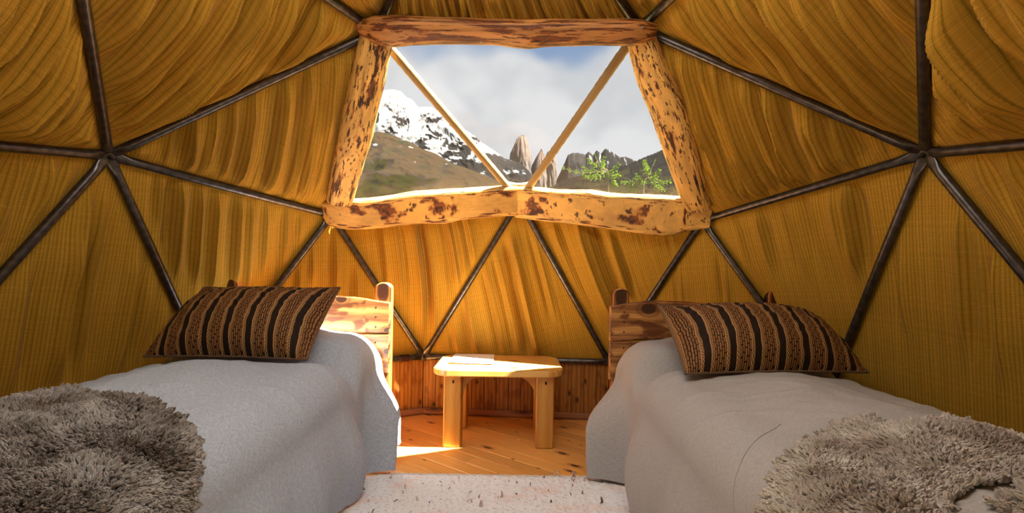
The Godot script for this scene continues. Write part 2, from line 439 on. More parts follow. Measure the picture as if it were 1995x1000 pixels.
func make_materials() -> void:
	var c := cloth_image()
	var m := textured("wall cloth", c[0], Vector2(1.0 / 0.62, 1.0 / 0.31), 0.85, c[1], 0.10)
	m.metallic_specular = 0.25
	m.rim_enabled = true; m.rim = 0.12; m.rim_tint = 0.7
	c = linen_image(Color(0.70, 0.745, 0.81), 0.16, 21)
	m = textured("grey linen", c[0], Vector2(1.0 / 0.30, 1.0 / 0.30), 0.95, c[1], 0.05)
	m.metallic_specular = 0.2
	c = linen_image(Color(0.675, 0.67, 0.67), 0.11, 31)
	m = textured("beige wool", c[0], Vector2(1.0 / 0.26, 1.0 / 0.26), 0.95, c[1], 0.05)
	m.metallic_specular = 0.2
	m.rim_enabled = true; m.rim = 0.15; m.rim_tint = 0.5
	m = textured("cushion cloth", cushion_image(), Vector2.ONE, 0.75)
	m.metallic_specular = 0.3
	var pine := Color(0.94, 0.745, 0.43)
	var pine_d := Color(0.80, 0.53, 0.24)
	for k in 4:
		var r := RandomNumberGenerator.new()
		r.seed = 40 + k
		var kn := []
		for j in 3: kn.append([r.randf(), 0.15 + 0.7 * r.randf(), 0.04 + 0.12 * r.randf() * r.randf()])
		var tone := 0.93 + 0.05 * k
		m = textured("floor pine %d" % k, wood_image(1024, 96, Color(pine.r * tone, pine.g * tone, pine.b * tone), pine_d, 50 + k * 7, 4.0 + k, kn), Vector2(1.0 / 1.6, 1.0 / 0.095), 0.38)
		m.clearcoat_enabled = true; m.clearcoat = 0.25; m.clearcoat_roughness = 0.25
	m = textured("table pine", wood_image(768, 192, Color(0.90, 0.715, 0.39), Color(0.80, 0.56, 0.26), 81, 7.0, [[0.32, 0.75, 0.05], [0.8, 0.3, 0.04]]), Vector2(1.0 / 0.9, 1.0 / 0.22), 0.4)
	m.clearcoat_enabled = true; m.clearcoat = 0.3; m.clearcoat_roughness = 0.2
	m = textured("table leg pine", wood_image(512, 128, Color(0.82, 0.62, 0.29), Color(0.72, 0.48, 0.19), 85, 3.0, []), Vector2(1.0 / 0.5, 1.0 / 0.22), 0.42)
	for k in 2:
		m = textured("plinth board %d" % k, wood_image(384, 96, Color(0.72, 0.50, 0.20), Color(0.52, 0.31, 0.11), 90 + k * 5, 2.5, [[0.4 + 0.3 * k, 0.5, 0.10]], 0.45), Vector2(1.0 / 0.42, 1.0 / 0.085), 0.55)
	textured("skirting wood", wood_image(256, 64, Color(0.68, 0.48, 0.33), Color(0.50, 0.32, 0.20), 98, 2.0, [[0.6, 0.5, 0.2]]), Vector2(1.0 / 0.6, 1.0 / 0.08), 0.55)
	m = textured("headboard wood", wood_image(768, 192, Color(0.84, 0.62, 0.35), Color(0.40, 0.21, 0.08), 101, 3.2, [[0.13, 0.72, 0.07], [0.30, 0.35, 0.16], [0.62, 0.6, 0.12], [0.86, 0.4, 0.09]], 0.75, Color(0.20, 0.09, 0.04)), Vector2(1.0 / 0.92, 1.0 / 0.24), 0.45)
	m.clearcoat_enabled = true; m.clearcoat = 0.25; m.clearcoat_roughness = 0.3
	m = textured("bed post wood", wood_image(512, 128, Color(0.82, 0.55, 0.27), Color(0.62, 0.36, 0.15), 107, 2.0, [[0.93, 0.5, 0.20]], 0.3, Color(0.17, 0.07, 0.03)), Vector2(1.0 / 0.92, 1.0 / 0.16), 0.45)
	var honey := Color(0.86, 0.68, 0.37)
	var scar := Color(0.42, 0.24, 0.10)
	var t := trunk_image(201, 0.24, -0.02, Color(0.74, 0.52, 0.29), [[0.31, 0.60, 0.016, scar, 0.5]])
	textured("trunk top", t[0], Vector2.ONE, 0.5, t[1], 0.5)
	t = trunk_image(211, 0.06, 0.13, honey, [])
	textured("trunk left", t[0], Vector2.ONE, 0.55, t[1], 0.8)
	t = trunk_image(221, 0.0, 0.13, honey, [[0.60, 0.62, 0.020, honey, 0.4]])
	textured("trunk right", t[0], Vector2.ONE, 0.55, t[1], 0.8)
	t = trunk_image(231, 0.08, -0.05, honey, [[0.55, 0.42, 0.022, honey, 0.25]])
	textured("trunk lower left", t[0], Vector2.ONE, 0.5, t[1], 0.6)
	t = trunk_image(241, 0.06, 0.03, honey, [[0.77, 0.60, 0.020, scar, 0.75]])
	textured("trunk lower right", t[0], Vector2.ONE, 0.5, t[1], 0.6)
	mat("cut wood", Color(0.74, 0.52, 0.28), 0.7)
	m = mat("steel tube", Color(0.42, 0.41, 0.42), 0.34, 0.85)
	var nt := NoiseTexture2D.new()
	nt.noise = noise(60, 0.015, 3); nt.width = 256; nt.height = 256; nt.seamless = true
	var gr := Gradient.new()
	gr.colors = PackedColorArray([Color(0.72, 0.72, 0.72), Color(1, 1, 1)])
	nt.color_ramp = gr
	m.albedo_texture = nt
	mat("bolt steel", Color(0.30, 0.28, 0.26), 0.45, 0.9)
	mat("hub steel", Color(0.36, 0.33, 0.29), 0.6, 0.7)
	mat("rusty sleeve", Color(0.27, 0.16, 0.11), 0.6, 0.5)
	c = linen_image(Color(0.60, 0.50, 0.34), 0.10, 71)
	textured("wrapping tape", c[0], Vector2(2, 6), 0.8)
	m = mat("clear vinyl", Color(1, 1, 1, 0.02), 0.06)
	m.transparency = BaseMaterial3D.TRANSPARENCY_ALPHA
	m.metallic_specular = 0.15
	mat("screw metal", Color(0.62, 0.62, 0.62), 0.3, 0.9)
	mat("dark hole", Color(0.05, 0.03, 0.02), 0.9)
	mat("paper", Color(0.93, 0.92, 0.90), 0.8)
	mat("mattress cloth", Color(0.85, 0.83, 0.80), 0.9)
	mat("cushion piping", Color(0.40, 0.30, 0.22), 0.8)
	mat("outer canvas", Color(0.42, 0.46, 0.36), 0.85)
	m = mat("milky film", Color(0.78, 0.88, 1.0), 0.6)  # cool translucent film of the added ceiling panels that brighten the room
	m.backlight_enabled = true; m.backlight = Color(0.85, 0.85, 0.85)
	m = mat("wool", Color(1, 1, 1), 0.9)
	m.vertex_color_use_as_albedo = true
	m.metallic_specular = 0.25
	mat("pelt skin", Color(0.36, 0.30, 0.25), 0.85)
	m = mat("rug yarn", Color(1, 1, 1), 0.95)
	m.vertex_color_use_as_albedo = true
	m.metallic_specular = 0.15
	for k in 3: mat("rug shred %d" % k, [Color(0.62, 0.47, 0.42), Color(0.78, 0.70, 0.66), Color(0.46, 0.34, 0.30)][k], 0.9)
	m = mat("rock", Color(1, 1, 1), 0.95)
	m.vertex_color_use_as_albedo = true
	m.metallic_specular = 0.1
	mat("grass ground", Color(0.36, 0.37, 0.20), 0.95)
	mat("decking", Color(0.40, 0.38, 0.35), 0.9)
	mat("twig", Color(0.30, 0.24, 0.17), 0.9)
	m = mat("beech leaf", Color(0.25, 0.33, 0.03), 0.9)
	m.metallic_specular = 0.08
	m.backlight_enabled = true; m.backlight = Color(0.2, 0.25, 0.03)


# ---------------------------------------------------------------- light, sky, camera
func make_camera() -> void:
	var cam := Camera3D.new()
	cam.name = "camera"
	add_child(cam)
	var p := deg_to_rad(0.1996)
	var r := deg_to_rad(0.9393)
	var x := Vector3(cos(r), sin(r) * cos(p), sin(r) * sin(p))
	var y := Vector3(-sin(r), cos(r) * cos(p), cos(r) * sin(p))
	cam.transform = Transform3D(Basis(x, y, Vector3(0, -sin(p), cos(p))), EYE)
	cam.projection = Camera3D.PROJECTION_FRUSTUM
	cam.near = 0.05
	cam.far = 12000.0
	cam.size = 0.05 * 1000.0 / 987.95
	cam.frustum_offset = 0.05 * Vector2(-0.00854, 0.02057)
	cam.current = true

func make_sky() -> void:
	var w := 1024
	var h := 512
	var im := Image.create(w, h, false, Image.FORMAT_RGBF)
	var big := noise(301, 1.0, 4)
	var fine := noise(302, 1.0, 4)
	for y in h:
		var el := PI * (0.5 - (y + 0.5) / h)
		var up := sin(el)
		for x in w:
			var az := TAU * x / w
			var d := Vector3(cos(el) * cos(az), up, cos(el) * sin(az))
			# clouds lie in a layer: their pattern narrows towards the horizon
			var q := d / maxf(up + 0.18, 0.1)
			var n := big.get_noise_3d(q.x * 0.75, 3.0, q.z * 0.75) + 0.35 * fine.get_noise_3d(q.x * 2.6, 9.0, q.z * 2.6)
			var cover := smoothstep(-0.30, 0.22, n + 0.40 - 0.75 * smoothstep(0.345, 0.43, up))
			var shade := 0.5 + 0.5 * clampf(big.get_noise_3d(q.x * 1.3 + 7.0, 20.0, q.z * 2.2) * 1.6 + 0.3 * fine.get_noise_3d(q.x * 3.0, 40.0, q.z * 4.0), -1.0, 1.0)
			var cloud := Color(0.71, 0.745, 0.785).lerp(Color(0.92, 0.94, 0.96), smoothstep(0.15, 0.7, shade))
			var blue := Color(0.52, 0.66, 0.82).lerp(Color(0.14, 0.30, 0.60), smoothstep(0.0, 0.6, up))
			im.set_pixel(x, y, blue.lerp(cloud, cover))
	var sky := Sky.new()
	var pm := PanoramaSkyMaterial.new()
	pm.panorama = ImageTexture.create_from_image(im)
	sky.sky_material = pm
	var e := Environment.new()
	e.background_mode = Environment.BG_SKY
	e.sky = sky
	e.background_energy_multiplier = 0.61
	e.tonemap_mode = Environment.TONE_MAPPER_LINEAR
	e.tonemap_exposure = 1.3
	e.sdfgi_enabled = true
	e.ssao_enabled = true
	e.ssil_enabled = true
	var we := WorldEnvironment.new()
	we.name = "world"
	we.environment = e
	add_child(we)
	var sun := DirectionalLight3D.new()
	sun.name = "sun"
	sun.light_color = Color(1.0, 0.955, 0.88)
	sun.light_energy = 19.0
	sun.light_angular_distance = 0.53
	sun.shadow_enabled = true
	add_child(sun)
	var el := deg_to_rad(SUN_ELEVATION)
	var az := deg_to_rad(SUN_AZIMUTH)
	var to := Vector3(sin(az) * cos(el), sin(el), -cos(az) * cos(el))
	sun.transform = Transform3D(Basis.looking_at(-to, Vector3(0, 0, 1)), Vector3(3, 5, 0))


# ---------------------------------------------------------------- the dome
const PANES := ["U4U0M4", "U4M4I4", "U0I0M4"]
const OPEN := ["I2E4E5"]
const FILL_PANELS := ["TU1U2", "TU2U3"]  # unseen ceiling panels, added translucent to fill the room with light

# the cloth hangs just outside the tubes
func skin(key: String, by := 0.02) -> Vector3:
	var d: Vector3 = nodes[key] - CENTRE
	return CENTRE + d * (1.0 + by / d.length())

func panel_mesh(a: Vector3, b: Vector3, c: Vector3, n: int, fold, deep := 1.9, rim := 0.13) -> MB:
	var mb := MB.new()
	var e1 := (b - a).normalized()
	var nn := (b - a).cross(c - a).normalized()
	var e2 := nn.cross(e1)
	var out := nn if nn.dot(a - CENTRE) > 0.0 else -nn
	var mid := (a + b + c) / 3.0
	var m2 := Vector2((mid - a).dot(e1), (mid - a).dot(e2))
	var sd: Vector2
	var q: Array
	var cr: Array
	if fold:
		sd = fold.sd; q = fold.q; cr = fold.cr
	else:
		var down := Vector3(0, -1, 0)
		var t := Vector2(down.dot(e1), down.dot(e2)).normalized()
		sd = Vector2(-t.y, t.x)
		q = [1, 0, 0, 0, 0, 0]
		cr = []
	var td := Vector2(-sd.y, sd.x)
	if (e1 * td.x + e2 * td.y).y > 0.0: td = -td
	# look up the pleats near each place across
	var bins := {}
	for f in cr:
		for k in range(floori((f[0] - 0.2) / 0.05), floori((f[0] + 0.2) / 0.05) + 1):
			if not bins.has(k): bins[k] = []
			bins[k].append(f)
	var ripple := noise(int(absf(mid.x * 131.0 + mid.z * 57.0 + mid.y * 17.0) * 10.0), 1.0, 3)
	var tilt := clampf(out.y, 0.0, 1.0)
	var base := 0
	var rows := []
	var size := (b - a).length()
	for i in n + 1:
		for j in n - i + 1:
			var u := float(i) / n
			var w := float(j) / n
			var p := a + (b - a) * u + (c - a) * w
			var x := Vector2((p - a).dot(e1), (p - a).dot(e2)) - m2
			var s0 := x.dot(sd)
			var t := x.dot(td)
			var s: float = q[0] * s0 + q[1] * t + q[2] * s0 * s0 + q[3] * s0 * t + q[4] * t * t + q[5]
			var edge := minf(minf(u, w), 1.0 - u - w) * size * 0.87
			var env := smoothstep(-0.015, rim, edge) * smoothstep(0.0, 0.02, edge)
			# slack between the tubes: steep panels belly outwards a little, leaning ones sag inwards
			var bel := clampf(27.0 * u * w * (1.0 - u - w), 0.0, 1.0)
			var h := bel * lerpf(0.015, -0.03, smoothstep(0.25, 0.6, tilt))
			var lift := 0.0
			for f in bins.get(floori(s / 0.05), []):
				var d: float = (s - f[0]) / f[2]
				if f[1] < 0.0: d = -d
				if absf(d) > 3.5: continue
				var prof := (exp(-d * 1.5) if d > 0.0 else exp(d * 3.4)) - 0.7 * exp(-pow((d + 0.80) / 0.42, 2.0))
				var along := smoothstep(f[3] - 0.16, f[3] + 0.05, t) * (1.0 - smoothstep(f[4] - 0.05, f[4] + 0.16, t))
				lift += deep * absf(f[1]) * prof * along
			var r1 := 1.0 - absf(ripple.get_noise_2d(s * 9.0, t * 0.7)) * 2.4
			var busy := 0.55 + 0.9 * smoothstep(-0.3, 0.5, ripple.get_noise_2d(s * 2.0 + 90.0, t * 1.2 + 30.0))
			var r2 := ripple.get_noise_2d(s * 34.0 + 50.0, t * 1.1)
			lift += (0.010 * r1 + 0.0045 * r2) * (0.35 + 2.2 * smoothstep(0.3, 0.75, tilt)) * busy
			mb.v.append(p + out * (h - lift * env))
			mb.n.append(Vector3.ZERO)
			mb.t.append(Vector2(s, t))
		rows.append(base)
		base += n - i + 1
	var add := func(p0: int, p1: int, p2: int):
		var f := (mb.v[p2] - mb.v[p0]).cross(mb.v[p1] - mb.v[p0])
		if f.dot(out) > 0.0:
			var k := p1; p1 = p2; p2 = k
			f = -f
		mb.n[p0] += f; mb.n[p1] += f; mb.n[p2] += f
		mb.i.append_array([p0, p1, p2])
	for i in n:
		for j in n - i:
			add.call(rows[i] + j, rows[i + 1] + j, rows[i] + j + 1)
			if j < n - i - 1: add.call(rows[i + 1] + j, rows[i + 1] + j + 1, rows[i] + j + 1)
	for k in mb.n.size(): mb.n[k] = mb.n[k].normalized()
	return mb

func flat_triangle(a: Vector3, b: Vector3, c: Vector3) -> MB:
	var mb := MB.new()
	mb.poly([a, b, c], CENTRE, [Vector2.ZERO, Vector2.RIGHT, Vector2.DOWN])
	return mb

func make_dome() -> void:
	var walls := {}
	for w in [["wall_far", "pleated ochre fabric wall below the window, with a wooden board plinth"], ["wall_left", "ochre fabric wall of triangular panels rising on the left behind the bed"], ["wall_right", "ochre fabric wall of triangular panels rising on the right behind the bed"], ["wall_near", "ochre fabric wall closing the tent on the door side"], ["ceiling", "gathered ochre fabric ceiling drawn in pleats over the window's top log"]]:
		walls[w[0]] = thing(w[0], w[1], "ceiling" if w[0] == "ceiling" else "wall", Vector3.ZERO, "", "structure")
	var tris := []
	for i in 5:
		var j := (i + 1) % 5
		var e1 := "E%d" % (2 * i + 1)
		var e2 := "E%d" % ((2 * i + 2) % 10)
		tris.append(["T", "U%d" % i, "U%d" % j])
		tris.append(["U%d" % i, "U%d" % j, "M%d" % i])
		tris.append(["U%d" % i, "M%d" % i, "I%d" % i])
		tris.append(["U%d" % j, "I%d" % j, "M%d" % i])
		tris.append(["I%d" % i, "M%d" % i, e1])
		tris.append(["M%d" % i, "I%d" % j, e2])
		tris.append(["M%d" % i, e1, e2])
		tris.append(["I%d" % i, "E%d" % (2 * i), e1])
	var fold_of := {}
	for k in folds: fold_of["".join(_sorted(k))] = k
	var pane_node: Node3D
	for tr in tris:
		var key: String = "".join(tr)
		if key in OPEN: continue
		if key in PANES: continue
		var mid: Vector3 = (nodes[tr[0]] + nodes[tr[1]] + nodes[tr[2]]) / 3.0 - CENTRE
		var az := rad_to_deg(atan2(mid.x, -mid.z)) - 3.8
		var side := "wall_far" if absf(az) < 38.0 else "wall_near" if absf(az) > 125.0 else "wall_right" if az > 0.0 else "wall_left"
		if mid.y > 1.45: side = "ceiling"
		if key in FILL_PANELS:
			obj("panel", flat_triangle(skin(tr[0]), skin(tr[1]), skin(tr[2])), mats["milky film"], walls[side], "added milky fill-light panel, out of view")
			continue
		var srt: String = "".join(_sorted(key))
		var f = null
		var a := skin(tr[0]); var b := skin(tr[1]); var c := skin(tr[2])
		var n := 12
		if fold_of.has(srt):
			var fk: String = fold_of[srt]
			f = folds[fk]
			a = skin(fk.substr(0, fk.length() - 4) if fk[0] != "T" else "T")
			b = skin(fk.substr(fk.length() - 4, 2)); c = skin(fk.substr(fk.length() - 2))
			n = 190 if side != "wall_near" else 60
			if fk == "TU4U0": n = 220
		obj("panel", panel_mesh(a, b, c, n, f, 1.5 if srt == "TU0U4" else 2.7, 0.03 if srt == "TU0U4" else 0.13), mats["wall cloth"], walls[side])
		if not srt in ["I0M0U0", "TU0U4"]: obj("outer_canvas", flat_triangle(skin(tr[0], 0.12), skin(tr[1], 0.12), skin(tr[2], 0.12)), mats["outer canvas"], walls[side])
	# ---- plinth of vertical boards, skirting and floor edge, facet by facet
	for e in 10:
		if e == 4: continue
		var p: Vector3 = skin("E%d" % e, 0.015)
		var q: Vector3 = skin("E%d" % ((e + 1) % 10), 0.015)
		p.y = 0; q.y = 0
		var along := (q - p).normalized()
		var mid := (p + q) / 2.0 - CENTRE
		var az := rad_to_deg(atan2(mid.x, -mid.z)) - 3.8
		var side := "wall_far" if absf(az) < 38.0 else "wall_near" if absf(az) > 125.0 else "wall_right" if az > 0.0 else "wall_left"
		var out := Vector3(mid.x, 0, mid.z).normalized()
		var length := p.distance_to(q)
		var n := roundi(length / 0.085)
		var wide := length / n
		var basis := Basis(along, Vector3.UP, along.cross(Vector3.UP))
		for k in n:
			var mb := MB.new()
			mb.box(at(p + along * (k + 0.5) * wide + Vector3(0, 0.19, 0) + out * (0.012 + 0.0012 * ((k * 7) % 3)), basis), Vector3(wide - 0.0015, 0.365, 0.022), 0.0022, 1, Vector2(0.17 * k, 0.031 * k))
			obj("plinth_board", mb, mats["plinth board %d" % ((k + e) % 2)], walls[side])
		var cap := MB.new()
		cap.box(at((p + q) / 2.0 + Vector3(0, 0.376, 0) + out * 0.02, basis), Vector3(length + 0.012, 0.012, 0.075), 0.003)
		obj("plinth_cap", cap, mats["skirting wood"], walls[side])
		var sk := MB.new()
		var cut := 0.0
		sk.box(at((p + q) / 2.0 + Vector3(0, 0.022, 0) - out * 0.012, basis), Vector3(length - 0.008, 0.042, 0.028), 0.006, 0, Vector2(0.1 * e, 0))
		obj("skirting_board", sk, mats["skirting wood"], walls[side])
		# joist under the frame, outside the boards
		var j := MB.new()
		j.box(at((p + q) / 2.0 + Vector3(0, 0.17, 0) + out * 0.07, basis), Vector3(length + 0.05, 0.44, 0.06), 0.004)
		obj("plinth_backing", j, mats["skirting wood"], walls[side])
	# ---- window: three clear triangles and five peeled logs
	var win := thing("window_1", "wide trapezoid window of clear film framed by five peeled logs, mountains beyond", "window", Vector3.ZERO, "", "structure")
	for tr in PANES:
		obj("pane", pane_mesh(skin(tr.substr(0, 2), 0.024), skin(tr.substr(2, 2), 0.024), skin(tr.substr(4, 2), 0.024)), mats["clear vinyl"], win)
	make_logs(win)
	make_frame(tris)

func _sorted(k: String) -> Array:
	var a := []
	var i := 0
	while i < k.length():
		if k[i] == "T": a.append("T"); i += 1
		else: a.append(k.substr(i, 2)); i += 2
	a.sort()
	return a

# film stretched over the tubes, faintly creased
func pane_mesh(a: Vector3, b: Vector3, c: Vector3) -> MB:
	var mb := MB.new()
	var n := 40
	var nn := (b - a).cross(c - a).normalized()
	if nn.dot(a - CENTRE) < 0.0: nn = -nn
	var cr := noise(77, 1.0, 2)
	var rows := []
	var base := 0
	for i in n + 1:
		for j in n - i + 1:
			var u := float(i) / n
			var w := float(j) / n
			var p := a + (b - a) * u + (c - a) * w
			var env := smoothstep(0.0, 0.1, minf(minf(u, w), 1.0 - u - w))
			var z := cr.get_noise_3d(p.x * 5.0, p.y * 3.0, p.z * 3.0)
			mb.v.append(p + nn * env * 0.004 * z)
			mb.n.append(Vector3.ZERO)
			mb.t.append(Vector2(u, w))
		rows.append(base)
		base += n - i + 1
	for i in n:
		for j in n - i:
			var quads := [[rows[i] + j, rows[i + 1] + j, rows[i] + j + 1]]
			if j < n - i - 1: quads.append([rows[i + 1] + j, rows[i + 1] + j + 1, rows[i] + j + 1])
			for t in quads:
				var f := (mb.v[t[2]] - mb.v[t[0]]).cross(mb.v[t[1]] - mb.v[t[0]])
				if f.dot(nn) > 0.0:
					t = [t[0], t[2], t[1]]; f = -f
				for k in t: mb.n[k] += f
				mb.i.append_array(t)
	for k in mb.n.size(): mb.n[k] = mb.n[k].normalized()
	return mb

# [points along the axis with the half-breadth there]
var logs := {
	"top": [[Vector3(-0.744, 2.084, -2.308), 0.019], [Vector3(-0.727, 2.075, -2.298), 0.035], [Vector3(-0.690, 2.066, -2.288), 0.049], [Vector3(-0.643, 2.055, -2.274), 0.062], [Vector3(-0.575, 2.048, -2.265), 0.067], [Vector3(-0.491, 2.051, -2.258), 0.063], [Vector3(-0.338, 2.050, -2.253), 0.058], [Vector3(-0.121, 2.042, -2.239), 0.056], [Vector3(0.026, 2.029, -2.225), 0.061], [Vector3(0.125, 2.033, -2.220), 0.057], [Vector3(0.298, 2.034, -2.211), 0.055], [Vector3(0.464, 2.031, -2.198), 0.055], [Vector3(0.540, 2.035, -2.199), 0.047], [Vector3(0.593, 2.043, -2.211), 0.029]],
	"left": [[Vector3(-0.651, 2.072, -2.344), 0.069], [Vector3(-0.668, 2.042, -2.355), 0.075], [Vector3(-0.754, 1.850, -2.483), 0.081], [Vector3(-0.849, 1.656, -2.633), 0.083], [Vector3(-0.901, 1.562, -2.708), 0.080], [Vector3(-1.012, 1.354, -2.884), 0.071]],
	"right": [[Vector3(0.546, 2.028, -2.279), 0.061], [Vector3(0.612, 1.918, -2.358), 0.073], [Vector3(0.718, 1.776, -2.451), 0.082], [Vector3(0.818, 1.615, -2.563), 0.082], [Vector3(0.970, 1.368, -2.748), 0.069], [Vector3(0.991, 1.339, -2.768), 0.064]],
	"lower left": [[Vector3(-1.145, 1.328, -2.961), 0.024], [Vector3(-1.127, 1.312, -2.945), 0.051], [Vector3(-1.085, 1.292, -2.941), 0.072], [Vector3(-0.975, 1.293, -2.956), 0.087], [Vector3(-0.823, 1.307, -2.986), 0.088], [Vector3(-0.639, 1.341, -3.025), 0.094], [Vector3(-0.465, 1.358, -3.062), 0.100], [Vector3(-0.338, 1.379, -3.088), 0.093], [Vector3(-0.178, 1.398, -3.119), 0.091], [Vector3(-0.006, 1.415, -3.149), 0.093]],
	"lower right": [[Vector3(-0.004, 1.409, -3.159), 0.097], [Vector3(0.148, 1.387, -3.108), 0.097], [Vector3(0.286, 1.370, -3.060), 0.098], [Vector3(0.405, 1.361, -3.020), 0.103], [Vector3(0.578, 1.332, -2.960), 0.104], [Vector3(0.746, 1.313, -2.898), 0.110], [Vector3(0.826, 1.306, -2.871), 0.112], [Vector3(0.915, 1.304, -2.841), 0.102], [Vector3(0.968, 1.310, -2.829), 0.091], [Vector3(1.069, 1.291, -2.799), 0.061]],
}

func spline(pts: Array, f: float) -> Array:
	var m := pts.size() - 1
	var x := clampf(f * m, 0.0, m - 0.0001)
	var k := int(x)
	var u := x - k
	var p0 = pts[maxi(k - 1, 0)]; var p1 = pts[k]; var p2 = pts[k + 1]; var p3 = pts[mini(k + 2, m)]
	return [p1[0].cubic_interpolate(p2[0], p0[0], p3[0], u), cubic_interpolate(p1[1], p2[1], p0[1], p3[1], u)]

func make_logs(win: Node3D) -> void:
	var words := {"top": "brown-stained log across the window's head", "left": "black-streaked log leaning on the left of the window", "right": "black-streaked log leaning on the right of the window, a knob on its edge", "lower left": "smooth honey log with russet patches, left half of the sill", "lower right": "speckled log with a round knot, right half of the sill"}
	for key in logs:
		var L: Array = logs[key]
		# arc-length stations
		var n := 110
		var seg := 40
		var p := PackedVector3Array()
		var uv := PackedVector2Array()
		var bump := noise(key.hash() % 1000, 1.0, 3)
		var dir: Vector3 = (L[-1][0] - L[0][0]).normalized()
		var inw: Vector3 = (CENTRE + Vector3(0, 0.15, 0) - (L[0][0] + L[-1][0]) / 2.0)
		if key.begins_with("lower"):   # the sill logs stand almost upright
			inw.y = -0.42 * Vector2(inw.x, inw.z).length()
		inw = (inw - dir * inw.dot(dir)).normalized()
		var across := inw.cross(dir).normalized()
		var sight: Vector3 = ((L[0][0] + L[-1][0]) / 2.0 - EYE).normalized()
		var widen := 0.97 / maxf(0.75, sqrt(1.0 - pow(sight.dot(across), 2.0)))
		var path := []
		for k in n + 1: path.append(spline(L, float(k) / n))
		var sq := 0.26 if key.begins_with("lower") else 0.74
		var streaky := 1.0 if key in ["left", "right"] else 0.45
		for k in n + 1:
			var x: Vector3 = path[k][0]
			var r: float = path[k][1]
			if key == "top":
				r *= 0.87
				x.y -= 0.010
			for s in seg + 1:
				var f := TAU * s / seg
				# split logs: a broad shallow face to the room, rounded at its long edges
				var o := across * widen * signf(cos(f)) * pow(absf(cos(f)), sq) + inw * signf(sin(f)) * pow(absf(sin(f)), sq + 0.12) * ((0.42 if sq < 0.5 else 0.62) if sin(f) > 0.0 else 0.42 if sq < 0.5 else 0.9)
				var z := 1.0 + 0.045 * bump.get_noise_3d(x.x * 5.0 + o.x, x.y * 5.0 + o.y, x.z * 5.0 + o.z) + 0.022 * streaky * bump.get_noise_3d(x.dot(dir) * 9.0, o.x * 6.0, o.y * 6.0 + o.z * 6.0)
				p.append(x + o * r * z)
				uv.append(Vector2(float(k) / n, float(s) / seg))
		var mb := MB.new()
		mb.grid(p, uv, seg, n, false)
		var lg := obj("log", mb, mats["trunk " + key], win, words[key])
		# sawn ends
		var ends := MB.new()
		for e in [0, n]:
			var ring := []
			var us := []
			var mid: Vector3 = path[e][0]
			for s in seg:
				ring.append(p[e * (seg + 1) + s])
				us.append(Vector2(0.5 + 0.5 * cos(TAU * s / seg), 0.5 + 0.5 * sin(TAU * s / seg)))
			ends.poly(ring, path[1 if e == 0 else n - 1][0], us)
		obj("sawn_end", ends, mats["cut wood"], lg)
		# screw heads on the room side
		var spots: Array = {"top": [[0.90, 0.9], [0.52, 1.9]], "left": [[0.18, 1.3]], "right": [[0.10, 1.4], [0.90, 1.9]], "lower left": [[0.10, 1.1], [0.93, 1.0]], "lower right": [[0.06, 1.05], [0.90, 1.2]]}[key]
		for sp in spots:
			var k := int(sp[0] * n)
			var s := int(sp[1] / TAU * seg)
			var q := p[k * (seg + 1) + s]
			var nn: Vector3 = (q - path[k][0]).normalized()
			var sm := MB.new()
			sm.lathe([Vector2(0, 0.004), Vector2(0.003, 0.0038), Vector2(0.0062, 0.002), Vector2(0.0065, -0.002)], 12, at(q, facing(nn, Vector3(0.3, 0.2, 1))))
			obj("screw", sm, mats["screw metal"], lg)
	# the pale strip of tape that links the two wrapped tubes above the sill
	var tape := MB.new()
	var pp := PackedVector3Array()
	var uv := PackedVector2Array()
	for k in 17:
		var u := k / 16.0
		var sag := 4.0 * u * (1.0 - u)
		for s in 9:
			var w := s / 8.0
			var c := Vector3(lerpf(-0.085, 0.092, u), 1.534 - 0.016 * sag, -3.135)
			pp.append(c + Vector3(0, -0.042 * (w - 0.1) * (0.7 + 0.3 * absf(2 * u - 1)), 0.020 * sin(w * PI)))
			uv.append(Vector2(u, w))
	tape.grid(pp, uv, 8, 16)
	obj("tape_strip", tape, mats["wrapping tape"], win, "beige tape strip curving between the wrapped tubes")

